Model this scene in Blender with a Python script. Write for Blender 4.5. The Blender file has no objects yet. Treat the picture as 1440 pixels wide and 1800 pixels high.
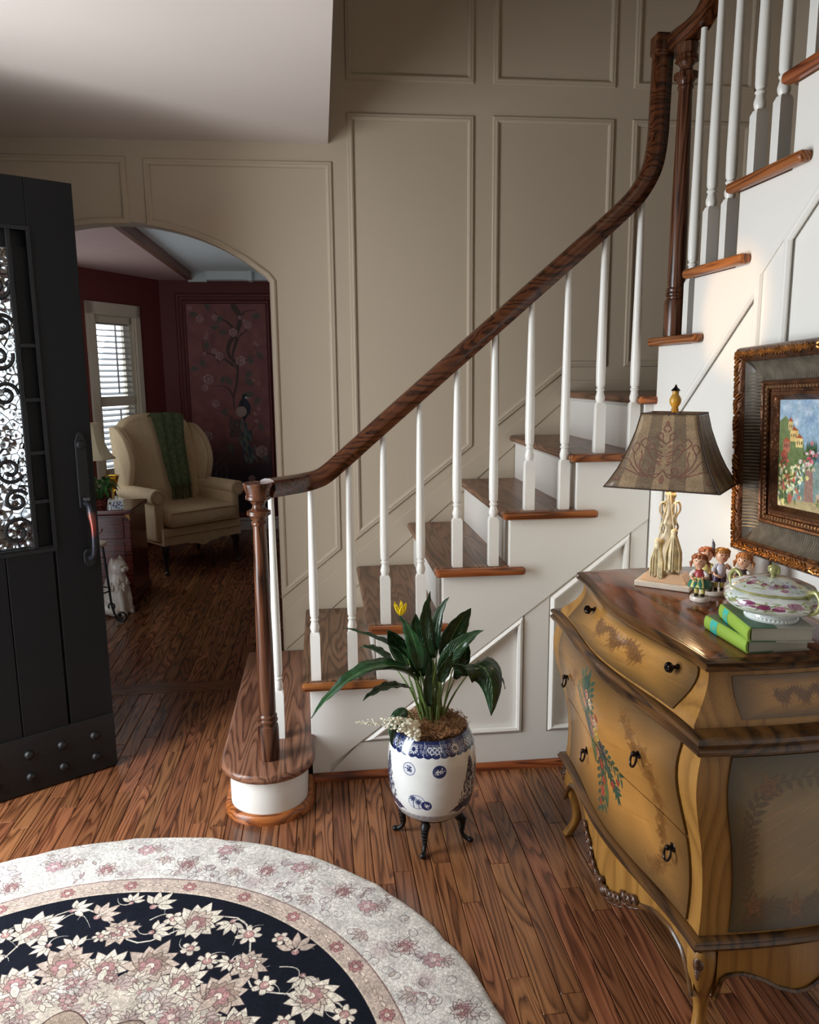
import bpy, bmesh, math, random
import numpy as np
from mathutils import Vector, Matrix
random.seed(7)
PI = math.pi
sc = bpy.context.scene
COL = sc.collection
# ------------------------------------------------------------ camera, world, lights, exposure
cam = bpy.data.cameras.new('camera'); co = bpy.data.objects.new('camera', cam); COL.objects.link(co); sc.camera = co
cam.sensor_fit = 'HORIZONTAL'; cam.sensor_width = 36; cam.lens = 36 * 1375.8 / 1440
yaw, pit, rol = .1111, .1737, -.0091
fw = Vector((math.sin(yaw) * math.cos(pit), math.cos(yaw) * math.cos(pit), -math.sin(pit)))
rt = Vector((math.cos(yaw), -math.sin(yaw), 0)); up = rt.cross(fw)
r2 = rt * math.cos(rol) + up * math.sin(rol); u2 = -rt * math.sin(rol) + up * math.cos(rol)
M = Matrix((r2, u2, -fw)).transposed().to_4x4(); M.translation = (0, 0, 1.4324)
co.matrix_world = M; cam.clip_start = .05
w = bpy.data.worlds.new('world'); sc.world = w; w.use_nodes = True
bg = w.node_tree.nodes['Background']; bg.inputs[0].default_value = (.80, .90, 1, 1); bg.inputs[1].default_value = 2.6

def area(name, loc, target, sx, sy, power, color, spread=180):
    l = bpy.data.lights.new(name, 'AREA'); l.shape = 'RECTANGLE'; l.size = sx; l.size_y = sy; l.energy = power; l.color = color
    l.spread = math.radians(spread)
    o = bpy.data.objects.new(name, l); COL.objects.link(o); o.location = loc
    o.rotation_euler = (Vector(target) - Vector(loc)).to_track_quat('-Z', 'Y').to_euler(); return o
area('doorway_daylight', (-1.68, 1.88, 1.15), (0, 1.95, .75), .86, 1.8, 65, (.93, .97, 1))
area('behind_camera_fill', (-.3, -1.25, 2.0), (.3, 2.6, .9), 2.0, 1.2, 3.5, (1, .93, .82))  # added ambient fill from behind the camera, no real source there
area('stairwell_fill', (.9, -.9, 4.6), (.8, 3.5, 2.0), 1.4, 1.0, 5, (1, .84, .64))  # added warm fill high in the stairwell, no window is built there
area('bay_window_daylight', (-2.02, 6.8, 1.5), (-.6, 5.6, .6), .5, 1.1, 4, (.86, .94, 1))
area('far_room_fill', (.82, 5.9, 1.0), (-.9, 5.6, 2.4), 1.0, 1.0, 3.2, (.9, .95, 1), 120)  # added fill aimed up at the far room's ceiling, no window in that wall
sp = bpy.data.lights.new('assumed_glint_spot', 'SPOT'); sp.energy = 130; sp.color = (1, .58, .24); sp.spot_size = math.radians(9); sp.spot_blend = .7; sp.shadow_soft_size = .02  # added spot inside the room for the right wall's warm patch, sun only assumed
spo = bpy.data.objects.new('assumed_glint_spot', sp); COL.objects.link(spo); spo.location = (-1.5, 1.9, 2.03); spo.rotation_euler = (Vector((1.15, 2.13, 1.60)) - Vector((-1.5, 1.9, 2.03))).to_track_quat('-Z', 'Y').to_euler()
sc.view_settings.view_transform = 'Standard'; sc.view_settings.look = 'None'; sc.view_settings.gamma = 1
sc.view_settings.exposure = 0.0; sc.view_settings.use_curve_mapping = False
try:
    sc.cycles.use_denoising = True; sc.cycles.max_bounces = 8; sc.cycles.sample_clamp_indirect = 6
    sc.cycles.caustics_reflective = False; sc.cycles.caustics_refractive = False
except Exception: pass

# ------------------------------------------------------------ helpers
class MB:
    def __init__(s): s.v = []; s.f = []; s.uv = {}
    def add(s, vs, fs, uvs=None):
        n = len(s.v); s.v += [tuple(p) for p in vs]; s.f += [tuple(i + n for i in f) for f in fs]
        if uvs:
            for i, u in enumerate(uvs): s.uv[n + i] = u
        return s
    def box(s, x0, x1, y0, y1, z0, z1, M=None):
        vs = [Vector((x, y, z)) for x in (x0, x1) for y in (y0, y1) for z in (z0, z1)]
        if M: vs = [M @ p for p in vs]
        return s.add(vs, [(0, 1, 3, 2), (4, 6, 7, 5), (0, 4, 5, 1), (2, 3, 7, 6), (0, 2, 6, 4), (1, 5, 7, 3)])
    def loft(s, rings, closed=True, cap=True, uv=False):
        n = len(rings[0]); vs = [p for r in rings for p in r]; fs = []
        m = n if closed else n - 1
        for i in range(len(rings) - 1):
            for j in range(m):
                k = (j + 1) % n; fs.append((i * n + j, i * n + k, (i + 1) * n + k, (i + 1) * n + j))
        if cap and closed: fs += [tuple(range(n - 1, -1, -1)), tuple((len(rings) - 1) * n + j for j in range(n))]
        uvs = [(j / (n - 1), i / (len(rings) - 1)) for i in range(len(rings)) for j in range(n)] if uv else None
        return s.add(vs, fs, uvs)
    def lathe(s, prof, n=20, c=(0, 0, 0), cap=True, uv=False, M=None):
        c = Vector(c); rings = []
        nn = n + 1 if uv else n
        for r, z in prof:
            ring = [c + Vector((r * math.cos(2 * PI * j / n), r * math.sin(2 * PI * j / n), z)) for j in range(nn)]
            rings.append([M @ p for p in ring] if M else ring)
        return s.loft(rings, closed=not uv, cap=cap, uv=uv)
    def tube(s, path, rad, n=8, cap=True, flat=1):
        path = [Vector(p) for p in path]; N = len(path)
        if not hasattr(rad, '__len__'): rad = [rad] * N
        T = []
        for i in range(N):
            t = path[min(i + 1, N - 1)] - path[max(i - 1, 0)]; T.append(t.normalized() if t.length > 1e-9 else Vector((0, 0, 1)))
        a = Vector((0, 0, 1)) if abs(T[0].z) < .9 else Vector((1, 0, 0))
        u = T[0].cross(a).normalized(); rings = []
        for i in range(N):
            u = (u - T[i] * u.dot(T[i])).normalized(); v = T[i].cross(u)
            rings.append([path[i] + (u * math.cos(2 * PI * j / n) + v * math.sin(2 * PI * j / n) * flat) * rad[i] for j in range(n)])
        return s.loft(rings, cap=cap)
    def sweep(s, path, prof, nrm, closed=False, cap=True):
        """prof points (a, b): a along side = T x nrm, b along nrm; mitred"""
        path = [Vector(p) for p in path]; N = len(path); rings = []; nrm0 = nrm
        for i in range(N):
            nr = Vector(nrm0[i] if isinstance(nrm0, list) else nrm0).normalized()
            if closed: d1 = (path[i] - path[i - 1]).normalized(); d2 = (path[(i + 1) % N] - path[i]).normalized()
            else:
                d1 = (path[i] - path[i - 1]).normalized() if i else (path[1] - path[0]).normalized()
                d2 = (path[i + 1] - path[i]).normalized() if i < N - 1 else d1
            s1 = d1.cross(nr).normalized(); s2 = d2.cross(nr).normalized(); b = (s1 + s2)
            b = b.normalized() if b.length > 1e-6 else s1; k = 1 / max(.3, b.dot(s1))
            rings.append([path[i] + b * (a * k) + nr * c for a, c in prof])
        if closed: rings.append(rings[0])
        return s.loft(rings, cap=cap and not closed)
    def prism(s, poly, d):
        d = Vector(d); n = len(poly); P = [Vector(p) for p in poly]
        return s.add(P + [p + d for p in P], [tuple(range(n - 1, -1, -1)), tuple(range(n, 2 * n))] + [(i, (i + 1) % n, n + (i + 1) % n, n + i) for i in range(n)])
    def ball(s, c, r, nu=12, nv=8, sx=1, sy=1, sz=1, M=None):
        c = Vector(c); rings = []
        for i in range(nv + 1):
            t = PI * i / nv; q = max(math.sin(t), .02)
            ring = [c + Vector((q * math.cos(2 * PI * j / nu) * r * sx, q * math.sin(2 * PI * j / nu) * r * sy, -math.cos(t) * r * sz)) for j in range(nu)]
            rings.append([M @ p for p in ring] if M else ring)
        return s.loft(rings)
    def grid(s, nu, nv, fn, uvf=None):
        vs = []; uvs = []
        for j in range(nv + 1):
            for i in range(nu + 1):
                u, v = i / nu, j / nv; vs.append(fn(u, v)); uvs.append(uvf(u, v) if uvf else (u, v))
        fs = [(j * (nu + 1) + i, j * (nu + 1) + i + 1, (j + 1) * (nu + 1) + i + 1, (j + 1) * (nu + 1) + i) for j in range(nv) for i in range(nu)]
        return s.add(vs, fs, uvs)
    def mesh(s, name, mat, smooth=True, ang=35, fix=True):
        me = bpy.data.meshes.new(name); me.from_pydata(s.v, [], s.f)
        if s.uv:
            L = me.uv_layers.new(name='UVMap'); 
            for p in me.polygons:
                for li in p.loop_indices: L.data[li].uv = s.uv.get(me.loops[li].vertex_index, (0, 0))
        if fix:
            bm = bmesh.new(); bm.from_mesh(me); bmesh.ops.recalc_face_normals(bm, faces=bm.faces); bm.to_mesh(me); bm.free()
        if smooth:
            me.polygons.foreach_set('use_smooth', [True] * len(me.polygons)); me.set_sharp_from_angle(angle=math.radians(ang))
        if mat: me.materials.append(mat)
        me.update(); return me
    def build(s, name, mat, parent=None, smooth=True, ang=35, bevel=0, loc=None, solid=0, sub=0):
        o = bpy.data.objects.new(name, s.mesh(name, mat, smooth, ang)); COL.objects.link(o)
        if parent: o.parent = parent
        if loc: o.location = loc
        if solid: m = o.modifiers.new('s', 'SOLIDIFY'); m.thickness = solid; m.offset = 0
        if sub: m = o.modifiers.new('u', 'SUBSURF'); m.levels = sub; m.render_levels = sub
        if bevel:
            m = o.modifiers.new('b', 'BEVEL'); m.width = bevel; m.segments = 2; m.limit_method = 'ANGLE'; m.angle_limit = math.radians(40)
        return o

def tag(o, label, cat, group=None):
    o['label'] = label; o['category'] = cat
    if group: o['group'] = group
    return o
def struct(o, label=None, cat=None):
    o['kind'] = 'structure'
    if label: o['label'] = label
    if cat: o['category'] = cat
    return o
def thing(name, label, cat, loc=(0, 0, 0), rz=0, group=None):
    o = bpy.data.objects.new(name, None); COL.objects.link(o); o.location = loc; o.rotation_euler = (0, 0, math.radians(rz))
    o.empty_display_size = .05; return tag(o, label, cat, group)
def bez(p, n=12):
    p = [Vector(q) for q in p]; out = []
    for i in range(n + 1):
        t = i / n; q = list(p)
        while len(q) > 1: q = [q[k].lerp(q[k + 1], t) for k in range(len(q) - 1)]
        out.append(q[0])
    return out
def crom(pts, n=6):
    P = [Vector(p) for p in pts]; P = [P[0] * 2 - P[1]] + P + [P[-1] * 2 - P[-2]]; out = []
    for i in range(1, len(P) - 2):
        a, b, c, d = P[i - 1:i + 3]
        for k in range(n):
            t = k / n; out.append(.5 * ((2 * b) + (c - a) * t + (2 * a - 5 * b + 4 * c - d) * t * t + (-a + 3 * b - 3 * c + d) * t ** 3))
    return out + [P[-2]]
def lerpt(tab, x):
    xs = [t[0] for t in tab]; ys = [t[1] for t in tab]; return float(np.interp(x, xs, ys))
def srgb(r, g, b): return tuple(((c / 255 + .055) / 1.055) ** 2.4 if c > 10 else c / 255 / 12.92 for c in (r, g, b)) + (1,)

# ------------------------------------------------------------ materials
def newmat(name):
    m = bpy.data.materials.new(name); m.use_nodes = True; nt = m.node_tree; return m, nt, nt.nodes, nt.links, nt.nodes['Principled BSDF']
def coords(nt, kind='Object', scale=(1, 1, 1), rot=(0, 0, 0)):
    n = nt.nodes; mp = n.new('ShaderNodeMapping'); mp.inputs['Scale'].default_value = scale; mp.inputs['Rotation'].default_value = rot
    if kind == 'Position': src = n.new('ShaderNodeNewGeometry').outputs['Position']
    else: src = n.new('ShaderNodeTexCoord').outputs[kind]
    nt.links.new(src, mp.inputs['Vector']); return mp.outputs['Vector']
def ramp(nt, fac, stops):
    r = nt.nodes.new('ShaderNodeValToRGB'); e = r.color_ramp.elements
    while len(e) < len(stops): e.new(.5)
    for i, (p, c) in enumerate(stops): e[i].position = p; e[i].color = c
    nt.links.new(fac, r.inputs[0]); return r.outputs[0]
def noise(nt, vec, scale, detail=3, dist=0):
    n = nt.nodes.new('ShaderNodeTexNoise'); n.inputs['Scale'].default_value = scale; n.inputs['Detail'].default_value = detail; n.inputs['Distortion'].default_value = dist
    if vec: nt.links.new(vec, n.inputs['Vector'])
    return n.outputs['Fac']
def bump(nt, h, b, strength=.2, dist=.01):
    n = nt.nodes.new('ShaderNodeBump'); n.inputs['Strength'].default_value = strength; n.inputs['Distance'].default_value = dist
    nt.links.new(h, n.inputs['Height']); nt.links.new(n.outputs[0], b.inputs['Normal']); return n
def simple(name, col, rough=.5, metal=0, var=.06, nscale=6, bmp=0, bscale=60, coat=0, **kw):
    m, nt, n, l, b = newmat(name); v = coords(nt); c = [x for x in col[:3]]
    lo = tuple(max(0, x * (1 - var)) for x in c) + (1,); hi = tuple(min(1, x * (1 + var)) for x in c) + (1,)
    l.new(ramp(nt, noise(nt, v, nscale), [(.3, lo), (.7, hi)]), b.inputs['Base Color'])
    b.inputs['Roughness'].default_value = rough; b.inputs['Metallic'].default_value = metal; b.inputs['Coat Weight'].default_value = coat
    if bmp: bump(nt, noise(nt, v, bscale, 4), b, bmp, .005)
    for k, x in kw.items(): b.inputs[k.replace('_', ' ')].default_value = x
    return m
def math_(nt, op, a, b_=None, c=None):
    n = nt.nodes.new('ShaderNodeMath'); n.operation = op
    for i, x in enumerate((a, b_, c)):
        if x is None: continue
        if isinstance(x, (int, float)): n.inputs[i].default_value = x
        else: nt.links.new(x, n.inputs[i])
    return n.outputs[0]
def oak(name, axis='Y', dark=(58, 28, 14), mid=(118, 68, 40), light=(150, 94, 58), rough=.3, rnd=True, gscale=1.0, kind='Position'):
    """oak: cathedral grain running along axis plus fine pores"""
    m, nt, n, l, b = newmat(name)
    rot = {'X': (0, 0, PI / 2), 'Y': (0, 0, 0), 'Z': (PI / 2, 0, 0)}[axis]
    v = coords(nt, kind, (1, 1, 1), rot)
    oi = n.new('ShaderNodeObjectInfo'); vm = n.new('ShaderNodeVectorMath'); vm.operation = 'MULTIPLY_ADD'
    cb = n.new('ShaderNodeCombineXYZ')
    if rnd:
        l.new(oi.outputs['Random'], cb.inputs[0]); l.new(oi.outputs['Random'], cb.inputs[1]); l.new(oi.outputs['Random'], cb.inputs[2])
    l.new(cb.outputs[0], vm.inputs[0]); vm.inputs[1].default_value = (37, 53, 11); l.new(v, vm.inputs[2])
    st = n.new('ShaderNodeMapping'); st.inputs['Scale'].default_value = (7 * gscale, .62 * gscale, 7 * gscale); l.new(vm.outputs[0], st.inputs[0])
    nz = noise(nt, st.outputs[0], 1.6, 1.5, .12)
    rings = math_(nt, 'FRACT', math_(nt, 'MULTIPLY', nz, 13))
    ring = ramp(nt, rings, [(0, (0, 0, 0, 1)), (.55, (1, 1, 1, 1)), (.86, (.8, .8, .8, 1)), (1, (0, 0, 0, 1))])
    s2 = n.new('ShaderNodeMapping'); s2.inputs['Scale'].default_value = (170, 5, 170); l.new(vm.outputs[0], s2.inputs[0])
    pore = noise(nt, s2.outputs[0], 1.5, 3)
    f = math_(nt, 'MULTIPLY_ADD', pore, .55, math_(nt, 'MULTIPLY_ADD', ring, .42, -.03))
    colr = ramp(nt, f, [(.18, srgb(*dark)), (.45, srgb(*mid)), (.75, srgb(*light))])
    hsv = n.new('ShaderNodeHueSaturation'); l.new(colr, hsv.inputs['Color'])
    if rnd: l.new(math_(nt, 'MULTIPLY_ADD', oi.outputs['Random'], .5, .74), hsv.inputs['Value']); l.new(math_(nt, 'MULTIPLY_ADD', math_(nt, 'FRACT', math_(nt, 'MULTIPLY', oi.outputs['Random'], 7.3)), .014, .495), hsv.inputs['Hue'])
    l.new(hsv.outputs[0], b.inputs['Base Color'])
    b.inputs['Roughness'].default_value = rough; b.inputs['Specular IOR Level'].default_value = .45
    bump(nt, f, b, .12, .003); return m
def painted(name, img, rough=.4, bmp=0, bscale=300, coat=0, grain=None):
    m, nt, n, l, b = newmat(name)
    t = n.new('ShaderNodeTexImage'); t.image = img; t.extension = 'EXTEND'; l.new(n.new('ShaderNodeTexCoord').outputs['UV'], t.inputs[0])
    v = coords(nt); nz = noise(nt, v, 30 if not grain else grain, 4)
    mx = n.new('ShaderNodeMix'); mx.data_type = 'RGBA'; mx.blend_type = 'MULTIPLY'; mx.inputs['Factor'].default_value = .35 if grain else .15
    l.new(t.outputs[0], mx.inputs[6]); l.new(ramp(nt, nz, [(.3, (.6, .6, .6, 1)), (.65, (1, 1, 1, 1))]), mx.inputs[7]); l.new(mx.outputs[2], b.inputs['Base Color'])
    b.inputs['Roughness'].default_value = rough; b.inputs['Coat Weight'].default_value = coat
    if bmp: bump(nt, noise(nt, v, bscale, 3), b, bmp, .004)
    return m

# ------------------------------------------------------------ numpy painter (colours in sRGB 0..255)
class Paint:
    def __init__(s, w, h, bgc): s.w, s.h = w, h; s.a = np.ones((h, w, 3), np.float32) * np.array(bgc, np.float32) / 255
    def _bb(s, xs, ys, m=1):
        x0 = max(0, int(min(xs) - m)); x1 = min(s.w, int(max(xs) + m + 2)); y0 = max(0, int(min(ys) - m)); y1 = min(s.h, int(max(ys) + m + 2)); return x0, x1, y0, y1
    def poly(s, pts, col, al=1.0):
        xs = [p[0] for p in pts]; ys = [p[1] for p in pts]; x0, x1, y0, y1 = s._bb(xs, ys)
        if x1 <= x0 or y1 <= y0: return
        Y, X = np.mgrid[y0:y1, x0:x1].astype(np.float32); ins = np.zeros(X.shape, bool); n = len(pts)
        for i in range(n):
            xa, ya = pts[i]; xb, yb = pts[(i + 1) % n]
            if ya == yb: continue
            ins ^= ((ya > Y) != (yb > Y)) & (X < (xb - xa) * (Y - ya) / (yb - ya) + xa)
        s.a[y0:y1, x0:x1][ins] = s.a[y0:y1, x0:x1][ins] * (1 - al) + np.array(col, np.float32) / 255 * al
    def line(s, pts, wd, col, al=1.0, taper=False):
        N = len(pts) - 1
        for i in range(N):
            (xa, ya), (xb, yb) = pts[i], pts[i + 1]; r = wd / 2 * ((1 - .8 * i / N) if taper else 1)
            x0, x1, y0, y1 = s._bb((xa, xb), (ya, yb), r + 1)
            if x1 <= x0 or y1 <= y0: continue
            Y, X = np.mgrid[y0:y1, x0:x1].astype(np.float32); dx, dy = xb - xa, yb - ya; L = dx * dx + dy * dy + 1e-6
            t = np.clip(((X - xa) * dx + (Y - ya) * dy) / L, 0, 1); d = np.hypot(X - xa - t * dx, Y - ya - t * dy)
            k = np.clip(r + .5 - d, 0, 1)[..., None] * al
            s.a[y0:y1, x0:x1] = s.a[y0:y1, x0:x1] * (1 - k) + np.array(col, np.float32) / 255 * k
    def disc(s, x, y, r, col, al=1.0, soft=0):
        x0, x1, y0, y1 = s._bb((x,), (y,), r + 1)
        if x1 <= x0 or y1 <= y0: return
        Y, X = np.mgrid[y0:y1, x0:x1].astype(np.float32); d = np.hypot(X - x, Y - y)
        k = (np.clip((r - d) / max(1, soft * r) + (0 if soft else .5), 0, 1) * al)[..., None]
        s.a[y0:y1, x0:x1] = s.a[y0:y1, x0:x1] * (1 - k) + np.array(col, np.float32) / 255 * k
    def leaf(s, x, y, L, wd, ang, col, al=1.0, ol=None, olw=1, bend=0):
        P = []; Q = []
        for i in range(9):
            t = i / 8; a = ang + bend * t; cx = x + L * t * math.cos(ang + bend * t / 2); cy = y + L * t * math.sin(ang + bend * t / 2)
            h = wd / 2 * math.sin(PI * t ** .8); P.append((cx - h * math.sin(a), cy + h * math.cos(a))); Q.append((cx + h * math.sin(a), cy - h * math.cos(a)))
        s.poly(P + Q[::-1], col, al)
        if ol: s.line(P + Q[::-1] + P[:1], olw, ol, al)
    def flower(s, x, y, r, n, col, cc, ol=None, olw=1, al=1.0, rot=0, rag=0, ratio=.75):
        pts = []
        for i in range(n * 6):
            t = 2 * PI * i / (n * 6); rr = r * (ratio + (1 - ratio) * abs(math.sin(n * t / 2)) ** .7 + (random.uniform(-rag, rag) if rag else 0))
            pts.append((x + rr * math.cos(t + rot), y + rr * math.sin(t + rot)))
        s.poly(pts, col, al)
        if ol: s.line(pts + pts[:1], olw, ol, al)
        if cc: s.disc(x, y, r * .38, cc, al)
        if ol:
            s.line([(x + r * .38 * math.cos(2 * PI * k / 12), y + r * .38 * math.sin(2 * PI * k / 12)) for k in range(13)], olw, ol, al)
            for k in range(n):
                t = 2 * PI * k / n + rot; s.line([(x + r * .42 * math.cos(t), y + r * .42 * math.sin(t)), (x + r * .7 * math.cos(t), y + r * .7 * math.sin(t))], olw * .8, ol, al * .8)
    def rose(s, x, y, r, col, dk, al=1.0, rot=0):
        s.flower(x, y, r, 6, col, None, dk, max(1, r * .07), al, rot, 0, .86)
        for k in range(3):
            a = random.uniform(0, 6.28); rr = r * (.7 - .2 * k)
            s.line([(x + rr * math.cos(a + t * .5), y + rr * math.sin(a + t * .5)) for t in range(8)], max(1, r * .08), dk, al)
    def blur(s, k=1):
        for _ in range(k):
            a = s.a; s.a = (a * 2 + np.roll(a, 1, 0) + np.roll(a, -1, 0) + np.roll(a, 1, 1) + np.roll(a, -1, 1)) / 6
    def noise(s, amp, cell):
        h, w_ = s.h // cell + 2, s.w // cell + 2; g = np.random.uniform(-1, 1, (h, w_)).astype(np.float32)
        yy = np.arange(s.h) / cell; xx = np.arange(s.w) / cell; y0 = yy.astype(int); x0 = xx.astype(int); fy = (yy - y0)[:, None]; fx = (xx - x0)[None]
        n = (g[y0][:, x0] * (1 - fy) * (1 - fx) + g[y0 + 1][:, x0] * fy * (1 - fx) + g[y0][:, x0 + 1] * (1 - fy) * fx + g[y0 + 1][:, x0 + 1] * fy * fx)
        s.a = np.clip(s.a * (1 + amp * n[..., None]), 0, 1); return n
    def image(s, name):
        im = bpy.data.images.new(name, s.w, s.h); px = np.ones((s.h, s.w, 4), np.float32); px[..., :3] = np.clip(s.a, 0, 1)[::-1]
        im.pixels.foreach_set(px.ravel()); im.update(); im.pack(); return im

wall_paint = simple('cream_wall_paint', srgb(180, 165, 145), .55, var=.02, nscale=2, bmp=.05, bscale=250)
trim_paint = simple('white_trim_paint', srgb(232, 230, 224), .32, var=.015, nscale=3)
ceil_paint = simple('ceiling_paint', srgb(206, 195, 188), .8, var=.02, nscale=2)
red_paint = simple('dusky_red_wall_paint', srgb(112, 50, 44), .6, var=.05, nscale=3)
pink_bounce_ceiling = simple('pink_bounce_ceiling_paint', srgb(205, 172, 162), .7, var=.03)  # pink bounce off the red walls is put into this ceiling colour
white_ceiling = simple('tray_white_paint', srgb(232, 238, 236), .7, var=.01)
oak_floor = oak('oak_floor_boards', 'Y', (62, 35, 21), (117, 72, 47), (145, 95, 63), .27, gscale=1.25)
oak_tread = oak('oak_tread_wood', 'Y', (62, 36, 24), (112, 76, 56), (140, 100, 76), .32)
oak_nose = oak('oak_nosing_wood', 'X', (70, 30, 12), (140, 74, 36), (172, 100, 52), .3)
oak_noseY = oak('oak_nosing_wood_y', 'Y', (70, 30, 12), (140, 74, 36), (172, 100, 52), .3)
walnut = oak('stained_handrail_wood', 'Z', (30, 14, 8), (76, 44, 28), (108, 68, 46), .26, rnd=False)
rail_wood = oak('stained_rail_wood', 'X', (24, 10, 5), (68, 35, 18), (96, 54, 30), .24, rnd=False)
groove_dark = simple('dark_subfloor', srgb(24, 13, 8), .9)
black_paint = simple('black_door_paint', srgb(9, 9, 11), .45, var=.08, bmp=.04, bscale=120)
black_paint.node_tree.nodes['Principled BSDF'].inputs['Specular IOR Level'].default_value = .25
black_iron = simple('wrought_iron', srgb(18, 18, 20), .42, metal=.3, var=.15, bmp=.2, bscale=80)
bronze = simple('dark_bronze', srgb(46, 38, 36), .25, metal=.9, var=.2, nscale=20)
# ------------------------------------------------------------ SETTING
YW = 3.52; XR = 1.15; XL = -1.55; CZ = 2.39; YS = 2.63
def Z(n): return -.02 + .196 * n
def NX(n): return -.094 + .237 * (n - 2)       # nosing x of treads 2..7

def floor_area(x0, x1, y0, y1, tagname, rows_to=None):
    base = MB().box(x0, x1, y0, y1, -.06, -.0135).build('floor', groove_dark, smooth=False); struct(base)
    W = .0575; G = .0009; cache = {}; rest = MB(); cnt = []
    def pm(L):
        k = round(L, 2)
        if k not in cache:
            b = MB(); c = .0016; h = W / 2 - G
            prof = [(-h, -.0135), (-h, -c), (-h + c, 0), (h - c, 0), (h, -c), (h, -.0135)]
            b.loft([[Vector((a, y, z - (.001 if y in (0, k - .0012) else 0))) for a, z in prof] for y in (0, .002, k - .0032, k - .0012)])
            cache[k] = b.mesh('plank', oak_floor, smooth=False)
        return cache[k]
    x = x0 + W / 2; rnd = random.Random(3)
    while x < x1:
        y = y0 - rnd.uniform(0, .5)
        while y < y1:
            L = round(rnd.choice([.42, .56, .7, .84, .98, 1.1]), 2)
            ya = max(y, y0); yb = min(y + L, y1); L2 = round(yb - ya, 2)
            if L2 > .05: cnt.append((x, ya, L2))
            y += L
        x += W
    def vis(c):
        x_, y_, L_ = c
        d = Vector((x_, y_ + L_ / 2, -1.43)); z = d.dot(fw)
        if z < .3: return 99
        u = abs(d.dot(rt) / z); v = d.dot(up) / z
        return (z if u < .68 and abs(v) < .9 else 50 + z)
    cnt.sort(key=vis)
    for i, (x_, ya, L2) in enumerate(cnt):
        if i < 296 and vis((x_, ya, L2)) < 50:
            o = bpy.data.objects.new('plank', pm(L2)); COL.objects.link(o); o.location = (x_, ya, 0); o.parent = base
        else:
            rest.box(x_ - W / 2 + G, x_ + W / 2 - G, ya, ya + L2 - .0012, -.0135, 0)
    if rest.v: r = rest.build('planks', oak_floor, base, smooth=False); r['kind'] = 'stuff'
    return base
fl = floor_area(XL, XR + .04, -1.4, YW - .01, "foyer")
fl2 = floor_area(-2.4, .9, YW + .11, 7.45, 'far')
struct(MB().box(-1.46, -.2, YW - .01, YW + .11, -.03, .0015).build('floor_threshold', oak('oak_threshold', 'X', (60, 30, 16), (118, 70, 44), (142, 92, 60), .3), smooth=False, bevel=.001), 'oak cross board laid under the arched opening')

# back wall with arch
def arch_pts(x0=-1.44, x1=-.2, zs=1.845, rise=.225, n=20):
    hc = (x1 - x0) / 2; R = (hc * hc + rise * rise) / (2 * rise); cx = (x0 + x1) / 2; a = math.asin(hc / R)
    return [(cx + R * math.sin(-a + 2 * a * i / n), zs + rise - R + R * math.cos(-a + 2 * a * i / n)) for i in range(n + 1)]
ap = arch_pts()
wb = MB()
wb.prism([(XL - .1, YW, 0), (-1.44, YW, 0), (-1.44, YW, 1.845), (XL - .1, YW, 1.845)], (0, .12, 0))
wb.prism([(-.2, YW, 0), (2.2, YW, 0), (2.2, YW, 1.845), (-.2, YW, 1.845)], (0, .12, 0))
poly = [(XL - .1, YW, 1.845)] + [(x, YW, z) for x, z in ap] + [(2.2, YW, 1.845), (2.2, YW, 5.3), (XL - .1, YW, 5.3)]
wb.prism(poly, (0, .12, 0))
wall_back = struct(wb.build('wall_back', wall_paint, smooth=False))
MP = [(-.014, 0), (-.014, .004), (-.009, .010), (-.003, .012), (.004, .009), (.010, .009), (.014, .003), (.014, 0)]
def mould(parent, pts, nrm=(0, -1, 0), mat=None, closed=True, prof=MP):
    return MB().sweep(pts, prof, nrm, closed=closed).build('panel_moulding', mat or wall_paint, parent, ang=25)
def zd(x): return .448 + (x + .187) * (1.473 - .448) / (1.13 + .187)     # diagonal line following the stairs
y_ = YW
mould(wall_back, [(x, y_, z) for x, z in [(.155, zd(.155)), (.67, zd(.67)), (.67, 2.50), (.155, 2.50)]])
mould(wall_back, [(x, y_, z) for x, z in [(.78, zd(.78)), (1.13, 1.473), (1.29, 1.473), (1.29, 2.503), (.78, 2.503)]])
mould(wall_back, [(x, y_, z) for x, z in [(1.40, 1.473), (1.92, 1.473), (1.92, 2.503), (1.40, 2.503)]])
for a, b in ((.155, .67), (.78, 1.29), (1.40, 1.92)): mould(wall_back, [(a, y_, 2.655), (b, y_, 2.655), (b, y_, 3.7), (a, y_, 3.7)])
# panels round the arch
def archoff(x): 
    return next((z0 + (z1 - z0) * (x - x0) / (x1 - x0) for (x0, z0), (x1, z1) in zip(ap, ap[1:]) if x0 <= x <= x1), 1.845)
mould(wall_back, [(-1.47, y_, 2.31), (-1.47, y_, 2.02), (-1.2, y_, archoff(-1.2) + .03)] + [(x, y_, archoff(x) + .004) for x in (-1.1, -1.0, -.9, -.78)] + [(-.78, y_, 2.31)])
mould(wall_back, [(-.685, y_, 2.305), (-.685, y_, archoff(-.685) + .005)] + [(x, y_, archoff(x) + .006) for x in (-.6, -.5, -.4, -.3, -.21)] + [(-.188, y_, 1.83), (-.188, y_, .455), (.062, y_, .455 + .2), (.062, y_, 2.305)])
# skirt board and landing base cap
MB().prism([(-.19, y_, .18), (-.19, y_, zd(-.19) - .085), (1.13, y_, 1.40), (2.1, y_, 1.40), (2.1, y_, 1.34), (1.1, y_, 1.30)], (0, -.006, 0)).build('skirt_board', wall_paint, wall_back, smooth=False, bevel=.002)
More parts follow.
